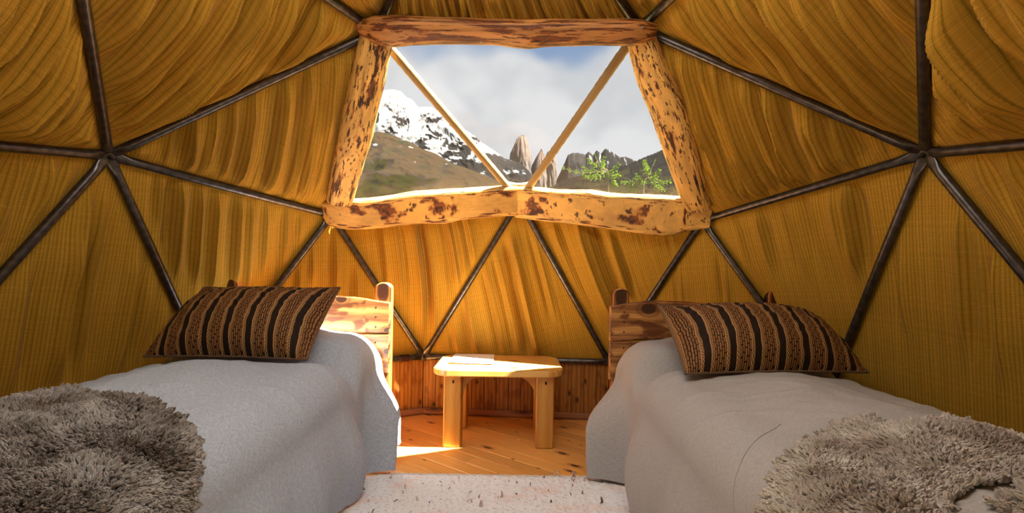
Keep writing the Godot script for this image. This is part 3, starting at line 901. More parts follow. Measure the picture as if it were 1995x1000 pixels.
func make_frame(tris: Array) -> void:
	var frame := thing("dome_frame", "geodesic frame of grey steel tubes bolted together at star-shaped joints", "tent frame")
	var done := {}
	for tr in tris:
		if "".join(tr) in ["I2E4E5"]: pass
		for k in 3:
			var pair := [tr[k], tr[(k + 1) % 3]]
			pair.sort()
			var key: String = pair[0] + pair[1]
			if done.has(key) or key == "E4E5": continue
			done[key] = true
			var a: Vector3 = nodes[pair[0]]
			var b: Vector3 = nodes[pair[1]]
			var wrapped := key in ["M4U4", "M4U0"]
			var d := (b - a).normalized()
			var out := ((a + b) / 2.0 - CENTRE).normalized()
			var side := d.cross(out).normalized()
			var path := PackedVector3Array()
			var rad := []
			var length := a.distance_to(b)
			var steps := [0.018, 0.032, 0.050, 0.070, 0.095]
			for s in steps: path.append(a + d * s)
			var fl := [Vector2(0.020, 0.004), Vector2(0.0215, 0.005), Vector2(0.0215, 0.009), Vector2(0.020, 0.0155), Vector2(0.0185, 0.0185)]
			for s in fl: rad.append(s)
			var wob := noise(key.hash() % 997, 1.0, 2)
			if wrapped:
				for s in 60:
					var u := 0.1 + (length - 0.2) * s / 59.0
					path.append(a + d * u)
					var r := 0.0215 + 0.0022 * wob.get_noise_1d(u * 30.0) + 0.0013 * fposmod(u * 22.0, 1.0)
					rad.append(Vector2(r, r))
			else:
				path.append(a + d * length * 0.5)
				rad.append(Vector2(0.0185, 0.0185))
			for s in range(steps.size() - 1, -1, -1):
				path.append(b - d * steps[s])
				rad.append(fl[s])
			var mb := MB.new()
			mb.tube(path, rad, 16, side, true, 6.0)
			obj("tube", mb, mats["wrapping tape" if wrapped else "steel tube"], frame, "tube wrapped in beige tape across the window" if wrapped else "")
			if key == "E8E9":
				var sl := MB.new()
				var c := b - d * 0.135 if pair[1] == "E9" else a + d * 0.135
				sl.tube(PackedVector3Array([c - d * 0.030, c - d * 0.028, c + d * 0.028, c + d * 0.030]), [0.021, 0.0235, 0.0235, 0.021], 18, side)
				obj("coupling_sleeve", sl, mats["rusty sleeve"], frame, "rusty coupling sleeve on the base tube")
	for k in nodes:
		if k in ["M4"]: continue
		var c: Vector3 = nodes[k]
		var inw := (CENTRE - c).normalized()
		var b := facing(inw, Vector3(0.13, 1, 0.2))
		var hub := MB.new()
		hub.lathe([Vector2(0.0, 0.010), Vector2(0.022, 0.009), Vector2(0.030, 0.005), Vector2(0.033, 0.0), Vector2(0.030, -0.008), Vector2(0.0, -0.010)], 6, at(c, b))
		var h := obj("hub", hub, mats["hub steel"], frame)
		var bolt := MB.new()
		bolt.lathe([Vector2(0.0, 0.034), Vector2(0.005, 0.034), Vector2(0.0052, 0.018), Vector2(0.0105, 0.018), Vector2(0.0105, 0.008)], 6, at(c, b))
		obj("bolt", bolt, mats["bolt steel"], h)


# ---------------------------------------------------------------- floor
func make_floor() -> void:
	var fl := thing("floor", "varnished knotty pine plank floor laid on the diagonal between the beds", "floor", Vector3.ZERO, "", "structure")
	var dir := Vector3(0.79, 0, 0.613)
	var nrm := Vector3(-0.613, 0, 0.79)
	var c := Vector3(CENTRE.x, 0, CENTRE.z)
	var wide := 0.094
	var reach := 2.06
	var k := -int(reach / wide)
	var r := RandomNumberGenerator.new()
	r.seed = 5
	while k * wide < reach:
		var off := k * wide
		var half := sqrt(maxf(reach * reach - off * off, 0.02))
		# most runs are two lengths butted together
		var cutp := r.randf_range(-0.5, 0.9) * half
		for part in [[-half, cutp], [cutp, half]]:
			var length: float = part[1] - part[0]
			var mb := MB.new()
			var m: Vector3 = c + nrm * off + dir * (part[0] + part[1]) / 2.0 + Vector3(0, -0.0125 + 0.0006 * r.randf_range(-1, 0), 0)
			mb.box(at(m, Basis(dir, Vector3.UP, dir.cross(Vector3.UP))), Vector3(length - 0.0012, 0.025, wide - 0.0016), 0.0016, 0, Vector2(r.randf() * 1.6, r.randf() * 0.02 + 0.0475))
			obj("plank", mb, mats["floor pine %d" % r.randi_range(0, 3)], fl)
		k += 1
	var sub := MB.new()
	sub.lathe([Vector2(0, -0.026), Vector2(2.12, -0.026), Vector2(2.12, -0.16), Vector2(0, -0.16)], 48, at(c))
	obj("subfloor", sub, mats["decking"], fl)


# ---------------------------------------------------------------- beds
# A bed's own axes: l runs from the headboard to the foot (+z), w from the aisle side outwards; `s` is the side of the room.
const BED_W := 0.90
const BED_L := 1.92
const BED_H := 0.58
const EDGE := 0.15
var beds := {
	"left": {"s": -1.0, "x": -0.69, "z": -2.655, "flap": 0.075, "tuck": 0.105, "seed": 5, "hump": 0.125},
	"right": {"s": 1.0, "x": 0.515, "z": -2.60, "flap": 0.115, "tuck": 0.06, "seed": 9, "hump": 0.115},
}

func bed_top(b: Dictionary, l: float, w: float) -> float:
	var in_ := smoothstep(EDGE, 0.42, w) * smoothstep(EDGE, 0.42, BED_W - w)
	var crown := 0.050 * in_ * smoothstep(0.35, 0.9, l)
	var pil := smoothstep(-0.08, 0.12, l) * (1.0 - smoothstep(0.29, 0.48, l))
	var hump: float = b.hump * pil * (0.62 + 0.38 * in_)
	var dip := -0.058 * exp(-pow((l - (0.42 + 0.10 * smoothstep(0.0, 0.5, w))) / 0.065, 2.0)) * (1.0 - 0.55 * smoothstep(0.1, 0.45, w)) + 0.012 * exp(-pow((l - 0.62) / 0.09, 2.0)) * (1.0 - smoothstep(0.1, 0.5, w))
	var nz: FastNoiseLite = b.noise
	var soft := 0.012 * nz.get_noise_2d(l * 2.0, w * 2.2) + 0.004 * nz.get_noise_2d(l * 7.0 + 30.0, w * 5.0)
	# shallow creases running out of the pillow hollow
	var cz := 0.006 * maxf(0.0, 1.0 - absf(nz.get_noise_2d(l * 1.2 + w * 2.0, l * 3.5 - w * 1.1 + 80.0)) * 5.0) * smoothstep(0.35, 0.6, l)
	return BED_H + crown + hump + dip + soft + cz

# how far the hanging cloth stands out from the mattress, d below its edge
func bed_drape(b: Dictionary, l: float, d: float, outer := false) -> float:
	var k := clampf(d / 0.5, 0.0, 1.0)
	var nz: FastNoiseLite = b.noise
	var wave := 0.036 * sin(l * 17.0 + 1.3 * sin(l * 5.0) + b.seed) * pow(k, 1.3) + 0.014 * nz.get_noise_2d(l * 9.0, d * 1.5 + 60.0) * k
	if outer: return 0.012 * smoothstep(0.0, 0.3, k) + wave * 0.6
	var f: float = b.flap
	# over the pillow the cloth stands out; behind it a deep tuck; then the full side of the mattress
	var head := 1.0 - smoothstep(0.24, 0.33, l)
	var lip := exp(-pow((l - (0.17 + 0.085 * k)) / 0.030, 2.0)) - 0.8 * exp(-pow((l - (0.085 + 0.07 * k)) / 0.036, 2.0)) + 0.5 * exp(-pow((l - 0.03) / 0.03, 2.0))
	var o := f * head * smoothstep(0.0, 0.55, k) + 0.062 * lip * smoothstep(-0.1, 0.5, k) * head
	var tuck: float = b.tuck
	o -= tuck * exp(-pow((l - 0.385) / 0.060, 2.0)) * smoothstep(0.35, 1.0, k)
	var side := smoothstep(0.40, 0.52, l)
	o += side * (0.012 * smoothstep(0.0, 0.3, k) + wave) + 0.036 * side * pow(sin(k * PI), 2.0) * (1.0 + 0.5 * exp(-pow((l - 0.6) / 0.12, 2.0)))
	return o

# the top of the bedspread: l along, c across (0..BED_W is the mattress; beyond that the cloth turns down)
func bed_point(b: Dictionary, l: float, c: float) -> Vector3:
	var r := EDGE
	var q: Vector2
	if c < r:
		var top := bed_top(b, l, r)
		var arc := r - c
		if arc < r * PI / 2.0:
			q = Vector2(r - r * sin(arc / r), top - r * (1.0 - cos(arc / r)))
		else:
			var d := arc - r * PI / 2.0
			q = Vector2(-bed_drape(b, l, d), top - r - d)
	elif c > BED_W - r:
		var top := bed_top(b, l, BED_W - r)
		var arc := c - (BED_W - r)
		if arc < r * PI / 2.0:
			q = Vector2(BED_W - r + r * sin(arc / r), top - r * (1.0 - cos(arc / r)))
		else:
			var d := arc - r * PI / 2.0
			q = Vector2(BED_W + bed_drape(b, l, d, true), top - r - d)
	else:
		q = Vector2(c, bed_top(b, l, c))
	return Vector3(b.s * q.x, q.y, l)

func make_bedspread(key: String, label: String, material: String) -> void:
	var b: Dictionary = beds[key]
	var t := thing("bedspread", label, "bedspread", Vector3(b.x, 0, b.z))
	var r := EDGE
	var rows := 210
	var foot := 10
	var cols := 56 + 14 + 70 + 10 + 20
	var p := PackedVector3Array()
	var uv := PackedVector2Array()
	var nz: FastNoiseLite = b.noise
	for a in rows + foot + 1:
		var l := 0.012 + (BED_L - 0.012) * minf(float(a) / rows, 1.0)
		var over := maxf(0.0, float(a - rows) / foot)
		var hem := 0.028 + 0.012 * nz.get_noise_1d(l * 5.0 + 9.0) + 0.055 * (1.0 - smoothstep(0.0, 0.22, l))
		var d_in := bed_top(b, l, r) - r - hem
		var d_out := bed_top(b, l, BED_W - r) - r - 0.06
		for k in cols + 1:
			var c: float
			if k <= 56: c = r - r * PI / 2.0 - d_in * (1.0 - k / 56.0)
			elif k <= 70: c = r - r * PI / 2.0 * (1.0 - (k - 56) / 14.0)
			elif k <= 140: c = r + (BED_W - 2.0 * r) * (k - 70) / 70.0
			elif k <= 150: c = BED_W - r + r * PI / 2.0 * (k - 140) / 10.0
			else: c = BED_W - r + r * PI / 2.0 + d_out * (k - 150) / 20.0
			var x := bed_point(b, l, c)
			if over > 0.0:
				x.z += 0.05 * sin(over * PI / 2.0)
				x.y = lerpf(x.y, minf(x.y, 0.1), maxf(0.0, over - 0.2) / 0.8)
			p.append(x)
			uv.append(Vector2(l + over * 0.5, c))
	var mb := MB.new()
	mb.grid(p, uv, cols, rows + foot, b.s < 0.0)
	obj("cloth", mb, mats[material], t)
	# the turned hem along the aisle side
	var hp := PackedVector3Array()
	var hu := PackedVector2Array()
	for a in rows + 1:
		var x := p[a * (cols + 1)]
		for s in 7:
			var f := TAU * s / 6.0
			hp.append(x + Vector3(b.s * 0.0022 * cos(f), 0.006 + 0.008 * sin(f), 0))
			hu.append(Vector2(a * 0.009, s * 0.003))
	var hb := MB.new()
	hb.grid(hp, hu, 6, rows)
	obj("hem", hb, mats[material], t)
	if key == "right":
		# a sewn seam running down over the side
		var path := PackedVector3Array()
		var rad := []
		for k in 41:
			var u := k / 40.0
			var c := lerpf(0.20, -0.28, u)
			path.append(bed_point(b, 1.24 + 0.26 * u + 0.03 * sin(u * 3.0), c) + Vector3(0, 0.0005, 0))
			rad.append(Vector2(0.0013, 0.0013))
		var sb := MB.new()
		sb.tube(path, rad, 6)
		obj("seam", sb, mats[material], t)

func make_bed(key: String, label: String) -> void:
	var b: Dictionary = beds[key]
	var s: float = b.s
	var t := thing("bed", label, "bed", Vector3(b.x, 0, b.z))
	# posts with rounded tops
	var tops := [0.905, 0.915] if s < 0.0 else [0.895, 0.905]
	for k in 2:
		var px: float = [0.018, 0.838][k] if s < 0.0 else [0.034, 0.846][k]
		var hw := 0.043
		var o := PackedVector2Array([Vector2(-hw, 0.0), Vector2(hw, 0.0), Vector2(hw, tops[k] - hw * 0.75)])
		for j in range(1, 12):
			var f := PI * j / 12.0
			o.append(Vector2(hw * cos(f), tops[k] - hw * 0.75 + hw * 0.75 * sin(f)))
		o.append(Vector2(-hw, tops[k] - hw * 0.75))
		var mb := MB.new()
		mb.prism(o, -0.105, -0.045, 0.005, at(Vector3(s * px, 0, 0)), 1, Vector2(0, 0.08))
		obj("post", mb, mats["bed post wood"], t)
		var leg := MB.new()
		leg.box(at(Vector3(s * px, 0.19, BED_L - 0.10)), Vector3(0.08, 0.38, 0.08), 0.005, 1)
		obj("post", leg, mats["bed post wood"], t)
	# two headboard planks, the upper with the tree's own wavy edge
	var x0 := -0.028
	var x1 := 0.885
	var wave := noise(int(b.seed) + 3, 1.0, 3)
	for k in 2:
		var o := PackedVector2Array()
		var lo: float = [0.640, 0.43][k] if s < 0.0 else [0.628, 0.42][k]
		var hi: float = [0.803, 0.634][k] if s < 0.0 else [0.808, 0.622][k]
		var m := 28
		for j in m + 1:
			var u := float(j) / m
			o.append(Vector2(s * lerpf(x0, x1, u), lo + 0.006 * wave.get_noise_1d(u * 4.0 + 20.0 * k)))
		for j in range(m, -1, -1):
			var u := float(j) / m
			var live := (0.030 * sin(PI * minf(u * 1.5, 1.0)) + 0.014 * wave.get_noise_1d(u * 3.0 + 7.0)) if k == 0 else 0.0
			o.append(Vector2(s * lerpf(x0, x1, u), hi + live))
		var mb := MB.new()
		mb.prism(o, -0.045, -0.015, 0.005, at(Vector3.ZERO), 0, Vector2(0.1 + (0.3 if s > 0.0 else 0.0), 0.11 * k + (0.07 if s > 0.0 else 0.0)))
		var pl := obj("headboard_plank", mb, mats["headboard wood"], t)
		for y in ([0.775, 0.725, 0.672] if k == 0 else [0.59]):
			var hole := MB.new()
			hole.lathe([Vector2(0, 0.0016), Vector2(0.0042, 0.0012), Vector2(0.0048, -0.002)], 10, at(Vector3(s * 0.045, y, -0.0155), facing(Vector3(0, 0, 1), Vector3(0, 1, 0))))
			obj("screw", hole, mats["dark hole"], pl)
	for k in 2:
		var rail := MB.new()
		rail.box(at(Vector3(s * [0.045, 0.845][k], 0.30, BED_L * 0.5 - 0.03)), Vector3(0.028, 0.14, BED_L - 0.05), 0.004, 2)
		obj("side_rail", rail, mats["bed post wood"], t)
	var base := MB.new()
	base.box(at(Vector3(s * 0.445, 0.355, BED_L * 0.5 - 0.03)), Vector3(0.76, 0.02, BED_L - 0.08), 0.003, 2)
	obj("slat_base", base, mats["bed post wood"], t)
	var mt := MB.new()
	mt.box(at(Vector3(s * 0.45, 0.415, BED_L * 0.5)), Vector3(0.70, 0.10, BED_L - 0.08), 0.04, 2)
	obj("mattress", mt, mats["mattress cloth"], t)

# a stuffed cushion: its foot edge runs from a to b, its head edge from d to c
func make_cushion(label: String, a: Vector3, b: Vector3, c: Vector3, d: Vector3, thick: float, s: int) -> void:
	var base := (a + b) / 2.0
	var t := thing("striped_cushion", label, "cushion", base, "")
	var nx := ((b - a) + (c - d)).normalized()
	var ny := ((d - a) + (c - b)).normalized()
	var nn := nx.cross(ny).normalized()
	var nz := noise(s, 1.0, 3)
	var rim := PackedVector3Array()
	for side in [1.0, -1.0]:
		var nu := 90
		var nv := 60
		var p := PackedVector3Array()
		var uv := PackedVector2Array()
		for j in nv + 1:
			for i in nu + 1:
				# finer steps towards the edges
				var u := sin((float(i) / nu - 0.5) * PI)
				var v := sin((float(j) / nv - 0.5) * PI)
				u = lerpf(u, (float(i) / nu - 0.5) * 2.0, 0.5)
				v = lerpf(v, (float(j) / nv - 0.5) * 2.0, 0.5)
				var uu := u * (1.0 - 0.030 * (1.0 - v * v))
				var vv := v * (1.0 - 0.045 * (1.0 - u * u))
				var fu := uu * 0.5 + 0.5
				var fv := vv * 0.5 + 0.5
				var q := a * (1 - fu) * (1 - fv) + b * fu * (1 - fv) + c * fu * fv + d * (1 - fu) * fv
				var puff := pow(maxf(0.0, 1.0 - pow(absf(u), 2.6)), 0.62) * (pow(maxf(0.0, 1.0 - pow(absf(v), 2.4)), 0.60) if v < 0.0 else pow(maxf(0.0, 1.0 - pow(v, 1.7)), 0.95))
				# the filling has settled towards the foot edge
				puff *= 1.0 - 0.16 * v
				# puckers drawn in from the seams
				var pk := 0.010 * nz.get_noise_2d(u * 4.0, v * 4.0) + 0.010 * exp(-(1.0 - absf(u)) * 8.0) * nz.get_noise_2d(v * 11.0, u * 2.0 + 5.0) + 0.008 * exp(-(1.0 - absf(v)) * 8.0) * nz.get_noise_2d(u * 9.0, v * 2.0 + 9.0)
				var z: float = side * (thick if side > 0.0 else thick * 0.35) * puff + pk * minf(1.0, puff * 5.0)
				p.append(q - base + nn * z)
				uv.append(Vector2(u * 0.5 + 0.5, 0.5 - v * 0.5))
				if side > 0.0 and j == 0: rim.append(p[-1])
		if side > 0.0:
			for j in range(1, nv + 1): rim.append(p[j * (nu + 1) + nu])
			for i in range(nu - 1, -1, -1): rim.append(p[nv * (nu + 1) + i])
			for j in range(nv - 1, 0, -1): rim.append(p[j * (nu + 1)])
			rim.append(rim[0])
		var mb := MB.new()
		mb.grid(p, uv, nu, nv, side > 0.0)
		obj("front" if side > 0.0 else "back", mb, mats["cushion cloth"], t)
	# the seam allowance: a narrow wavy welt all round
	var wp := PackedVector3Array()
	var wr := []
	for k in rim.size():
		wp.append(rim[k] + nn * 0.004 * nz.get_noise_1d(k * 0.35))
		wr.append(Vector2(0.0052, 0.0040))
	var welt := MB.new()
	welt.tube(wp, wr, 6, nn, false)
	obj("welt", welt, mats["cushion piping"], t)

# ---------------------------------------------------------------- sheepskins
# outline: points (l, c) on the bedspread
func make_sheepskin(key: String, label: String, outline: PackedVector2Array, tones: Array, length: float, s: int) -> void:
	var b: Dictionary = beds[key]
	var t := thing("sheepskin", label, "sheepskin", Vector3(b.x, 0, b.z))
	var lo := Vector2(9, 9)
	var hi := Vector2(-9, -9)
	for q in outline:
		lo = lo.min(q); hi = hi.max(q)
	# smooth the outline
	var ring := PackedVector2Array()
	var m := outline.size()
	for k in m:
		for j in 5:
			ring.append(outline[k].cubic_interpolate(outline[(k + 1) % m], outline[(k + m - 1) % m], outline[(k + 2) % m], j / 5.0))
	# the pelt
	var cell := 0.016
	var nx := int((hi.x - lo.x) / cell) + 2
	var ny := int((hi.y - lo.y) / cell) + 2
	var mb := MB.new()
	var r := RandomNumberGenerator.new()
	r.seed = s
	var tri := Geometry2D.triangulate_polygon(ring)
	for k in range(0, tri.size(), 3):
		# each triangle is cut up so that it follows the bed
		var A := ring[tri[k]]; var B := ring[tri[k + 1]]; var C := ring[tri[k + 2]]
		var n := clampi(int(maxf(A.distance_to(B), maxf(B.distance_to(C), C.distance_to(A))) / 0.04) + 1, 1, 14)
		for i in n:
			for j in n - i:
				var f := func(u: int, v: int) -> Vector3:
					var q := A + (B - A) * u / float(n) + (C - A) * v / float(n)
					return bed_point(b, q.x, q.y) + bed_normal(b, q) * 0.008
				var p0: Vector3 = f.call(i, j); var p1: Vector3 = f.call(i + 1, j); var p2: Vector3 = f.call(i, j + 1)
				mb.poly([p0, p1, p2], Vector3(b.s * 0.4, 0.1, 1.6), [Vector2.ZERO, Vector2.RIGHT, Vector2.DOWN])
				if j < n - i - 1:
					var p3: Vector3 = f.call(i + 1, j + 1)
					mb.poly([p1, p3, p2], Vector3(b.s * 0.4, 0.1, 1.6), [Vector2.ZERO, Vector2.RIGHT, Vector2.DOWN])
	obj("pelt", mb, mats["pelt skin"], t)
	# the fleece: curled locks, each a few twisted strands drawn to a point
	var lock := MB.new()
	for strand in 4:
		var a0 := TAU * strand / 4.0
		var path := PackedVector3Array()
		var rad := []
		for k in 7:
			var u := k / 6.0
			var spread := 0.20 * (1.0 - 0.3 * u) * (0.0 if strand == 0 else 1.0)
			# each strand bends over and curls back at its tip
			var curl := 0.34 * u * u + 0.10 * sin(u * 9.0 + strand)
			path.append(Vector3(cos(a0 + u * 1.8) * spread + curl, u - 0.30 * maxf(0.0, u - 0.6), sin(a0 + u * 1.8) * spread + 0.12 * cos(u * 8.0 + strand * 2.0) * u))
			var rr := 0.17 * sqrt(maxf(0.0, 1.0 - pow(u, 2.6))) + 0.015
			rad.append(Vector2(rr, rr * 0.8))
		lock.tube(path, rad, 5, Vector3(1, 0, 0), false)
	var mesh := lock.mesh()
	mesh.surface_set_material(0, mats["wool"])
	var xs := []
	var cs := []
	var flow := noise(s + 1, 1.0, 3)
	var patch := noise(s + 2, 1.0, 3)
	var clump := noise(s + 3, 1.0, 2)
	var step := 0.0058
	var centre := Vector2.ZERO
	for q in ring: centre += q
	centre /= ring.size()
	var gx := int((hi.x - lo.x) / step)
	var gy := int((hi.y - lo.y) / step)
	for i in gx:
		for j in gy:
			var q := lo + Vector2((i + r.randf()) * step, (j + r.randf()) * step)
			if not Geometry2D.is_point_in_polygon(q, ring): continue
			# locks comb outwards near the rim and in swirls inside
			var near := 1.0
			var away := Vector2.ZERO
			for k in range(0, ring.size(), 2):
				var d := ring[k].distance_to(q)
				if d < near:
					near = d; away = (ring[k] - q)
			var rimness := 1.0 - smoothstep(0.0, 0.10, near)
			var g := Vector2(flow.get_noise_2d(q.x * 4.0, q.y * 4.0), flow.get_noise_2d(q.x * 4.0 + 40.0, q.y * 4.0)) * 2.2
			g = g * (1.0 - 0.6 * rimness) + (q - centre).normalized() * 0.35 + away.normalized() * 1.5 * rimness
			g += Vector2(r.randf_range(-0.35, 0.35), r.randf_range(-0.35, 0.35))
			var p := bed_point(b, q.x, q.y)
			var n := bed_normal(b, q)
			var pl := bed_point(b, q.x + 0.01, q.y) - p
			var pc := bed_point(b, q.x, q.y + 0.01) - p
			var dir := (n * 0.95 + (pl * g.x + pc * g.y) * 100.0 * 0.62 + Vector3(0, -0.10, 0)).normalized()
			var ln := length * r.randf_range(0.75, 1.15) * (0.85 + 0.35 * clump.get_noise_2d(q.x * 14.0, q.y * 14.0))
			var wd := 0.0135 * r.randf_range(0.8, 1.25)
			var bx := facing(dir, Vector3(r.randf_range(-1, 1), r.randf_range(-1, 1), r.randf_range(-1, 1)))
			xs.append(Transform3D(Basis(bx.x * wd, bx.y * ln, bx.z * wd), p + n * 0.007))
			var w := clampf(0.5 + 0.75 * patch.get_noise_2d(q.x * 4.5, q.y * 4.5) + 0.3 * patch.get_noise_2d(q.x * 16.0, q.y * 16.0) + r.randf_range(-0.2, 0.2), 0.0, 1.0)
			var col: Color = tones[0].lerp(tones[1], w)
			cs.append(col.lerp(tones[2], smoothstep(0.3, 1.0, rimness) * 0.5 * r.randf()))
	var mm := MultiMesh.new()
	mm.transform_format = MultiMesh.TRANSFORM_3D
	mm.use_colors = true
	mm.mesh = mesh
	mm.instance_count = xs.size()
	for k in xs.size():
		mm.set_instance_transform(k, xs[k])
		mm.set_instance_color(k, cs[k])
	var wool := MultiMeshInstance3D.new()
	wool.name = "fleece"
	wool.multimesh = mm
	wool.material_override = mats["wool"]
	wool.set_meta("kind", "stuff")
	t.add_child(wool, true)

func bed_normal(b: Dictionary, q: Vector2) -> Vector3:
	var p := bed_point(b, q.x, q.y)
	var n := (bed_point(b, q.x + 0.02, q.y) - bed_point(b, q.x - 0.02, q.y)).cross(bed_point(b, q.x, q.y + 0.02) - bed_point(b, q.x, q.y - 0.02)).normalized()
	return n if n.dot(p - Vector3(b.s * 0.45, 0.2, q.x)) > 0.0 else -n


# ---------------------------------------------------------------- table, paper, rug
func make_table() -> void:
	var x0 := -0.452
	var x1 := 0.268
	var z0 := -3.235
	var z1 := -2.745
	var h := 0.437
	var th := 0.038
	var t := thing("low_table", "low varnished pine table with rounded corners standing between the two beds", "table", Vector3((x0 + x1) / 2.0, 0, (z0 + z1) / 2.0))
	var hx := (x1 - x0) / 2.0
	var hz := (z1 - z0) / 2.0
	var o := PackedVector2Array()
	# corners cut on the slant and rounded off
	for c in [[1, 1], [-1, 1], [-1, -1], [1, -1]]:
		var cut := 0.085
		var cx: float = c[0]
		var cz: float = c[1]
		var pa := Vector2(cx * hx, cz * (hz - cut))
		var pm := Vector2(cx * hx, cz * hz)
		var pb := Vector2(cx * (hx - cut), cz * hz)
		if cx * cz < 0.0:
			var k := pa; pa = pb; pb = k
		for j in 9:
			var u := j / 8.0
			var q := pa * (1 - u) * (1 - u) + pm * 2.0 * u * (1 - u) + pb * u * u
			o.append(q.lerp(pa.lerp(pb, u), 0.45))
	var top := MB.new()
	# the outline lies in x-z: turn the prism flat
	top.prism(o, h - th, h, 0.006, Transform3D(Basis(Vector3(1, 0, 0), Vector3(0, 0, 1), Vector3(0, 1, 0)), Vector3.ZERO), 0, Vector2(0.2, 0.0))
	obj("tabletop", top, mats["table pine"], t)
	var lx := [-0.3405 - t.position.x, 0.170 - t.position.x]
	var lz := [-2.842 - t.position.z, -3.172 - t.position.z]
	for a in lx:
		for b in lz:
			var leg := MB.new()
			leg.box(at(Vector3(a, (h - th) / 2.0, b)), Vector3(0.098, h - th, 0.10), 0.006, 1, Vector2(a, b))
			var lg := obj("leg", leg, mats["table leg pine"], t)
			if b > 0.0:
				var peg := MB.new()
				peg.lathe([Vector2(0, 0.0012), Vector2(0.0065, 0.001), Vector2(0.0068, -0.003)], 12, Transform3D(Basis(Vector3(0.75, 0, 0), Vector3(0, 0, 1), Vector3(0, 1.5, 0)), Vector3(a + 0.004, h - th - 0.037, b + 0.0505)))
				obj("peg_hole", peg, mats["dark hole"], lg)
	# aprons with an arched lower edge, front, back and sides
	for b in lz:
		var ap := PackedVector2Array()
		var a0: float = lx[0] + 0.049
		var a1: float = lx[1] - 0.049
		var yt := h - th
		ap.append(Vector2(a0, yt)); ap.append(Vector2(a1, yt))
		ap.append(Vector2(a1, yt - 0.125))
		for j in 15:
			var u := j / 14.0
			ap.append(Vector2(a1 - 0.006 - 0.118 * (1.0 - cos(u * PI / 2.0)) , yt - 0.125 + 0.112 * sin(u * PI / 2.0)))
		for j in range(14, -1, -1):
			var u := j / 14.0
			ap.append(Vector2(a0 + 0.006 + 0.118 * (1.0 - cos(u * PI / 2.0)), yt - 0.125 + 0.112 * sin(u * PI / 2.0)))
		ap.append(Vector2(a0, yt - 0.125))
		var mb := MB.new()
		mb.prism(ap, -0.012, 0.012, 0.003, at(Vector3(0, 0, b - (0.012 if b > 0.0 else -0.012))), 0, Vector2(0.3, b))
		obj("apron", mb, mats["table leg pine"], t)
	for a in lx:
		var mb := MB.new()
		mb.box(at(Vector3(a, h - th - 0.03, (lz[0] + lz[1]) / 2.0)), Vector3(0.024, 0.06, 0.23), 0.003, 2)
		obj("apron", mb, mats["table leg pine"], t)

func make_paper() -> void:
	var t := thing("paper", "small stack of white paper sheets lying on the low table's sunlit left half", "paper", Vector3(-0.252, 0.4372, -3.068))
	var r := RandomNumberGenerator.new()
	r.seed = 3
	for k in 4:
		var mb := MB.new()
		var p := PackedVector3Array()
		var uv := PackedVector2Array()
		var turn := Basis(Vector3.UP, -0.02 + r.randf_range(-0.012, 0.012))
		for face in 2:
			p.clear(); uv.clear()
			for j in 9:
				for i in 9:
					var u := i / 8.0 - 0.5
					var v := j / 8.0 - 0.5
					var curl := 0.0022 * k * smoothstep(0.1, 0.5, -u) * (0.4 + v)
					# the sheets are sheared a touch where they were pushed askew
					p.append(turn * Vector3(u * 0.250 + v * 0.012, 0.0008 + 0.0016 * k + curl + 0.0009 * face, v * 0.318 + 0.002 * k))
					uv.append(Vector2(u, v))
			mb.grid(p, uv, 8, 8, face == 0)
		obj("sheet", mb, mats["paper"], t)

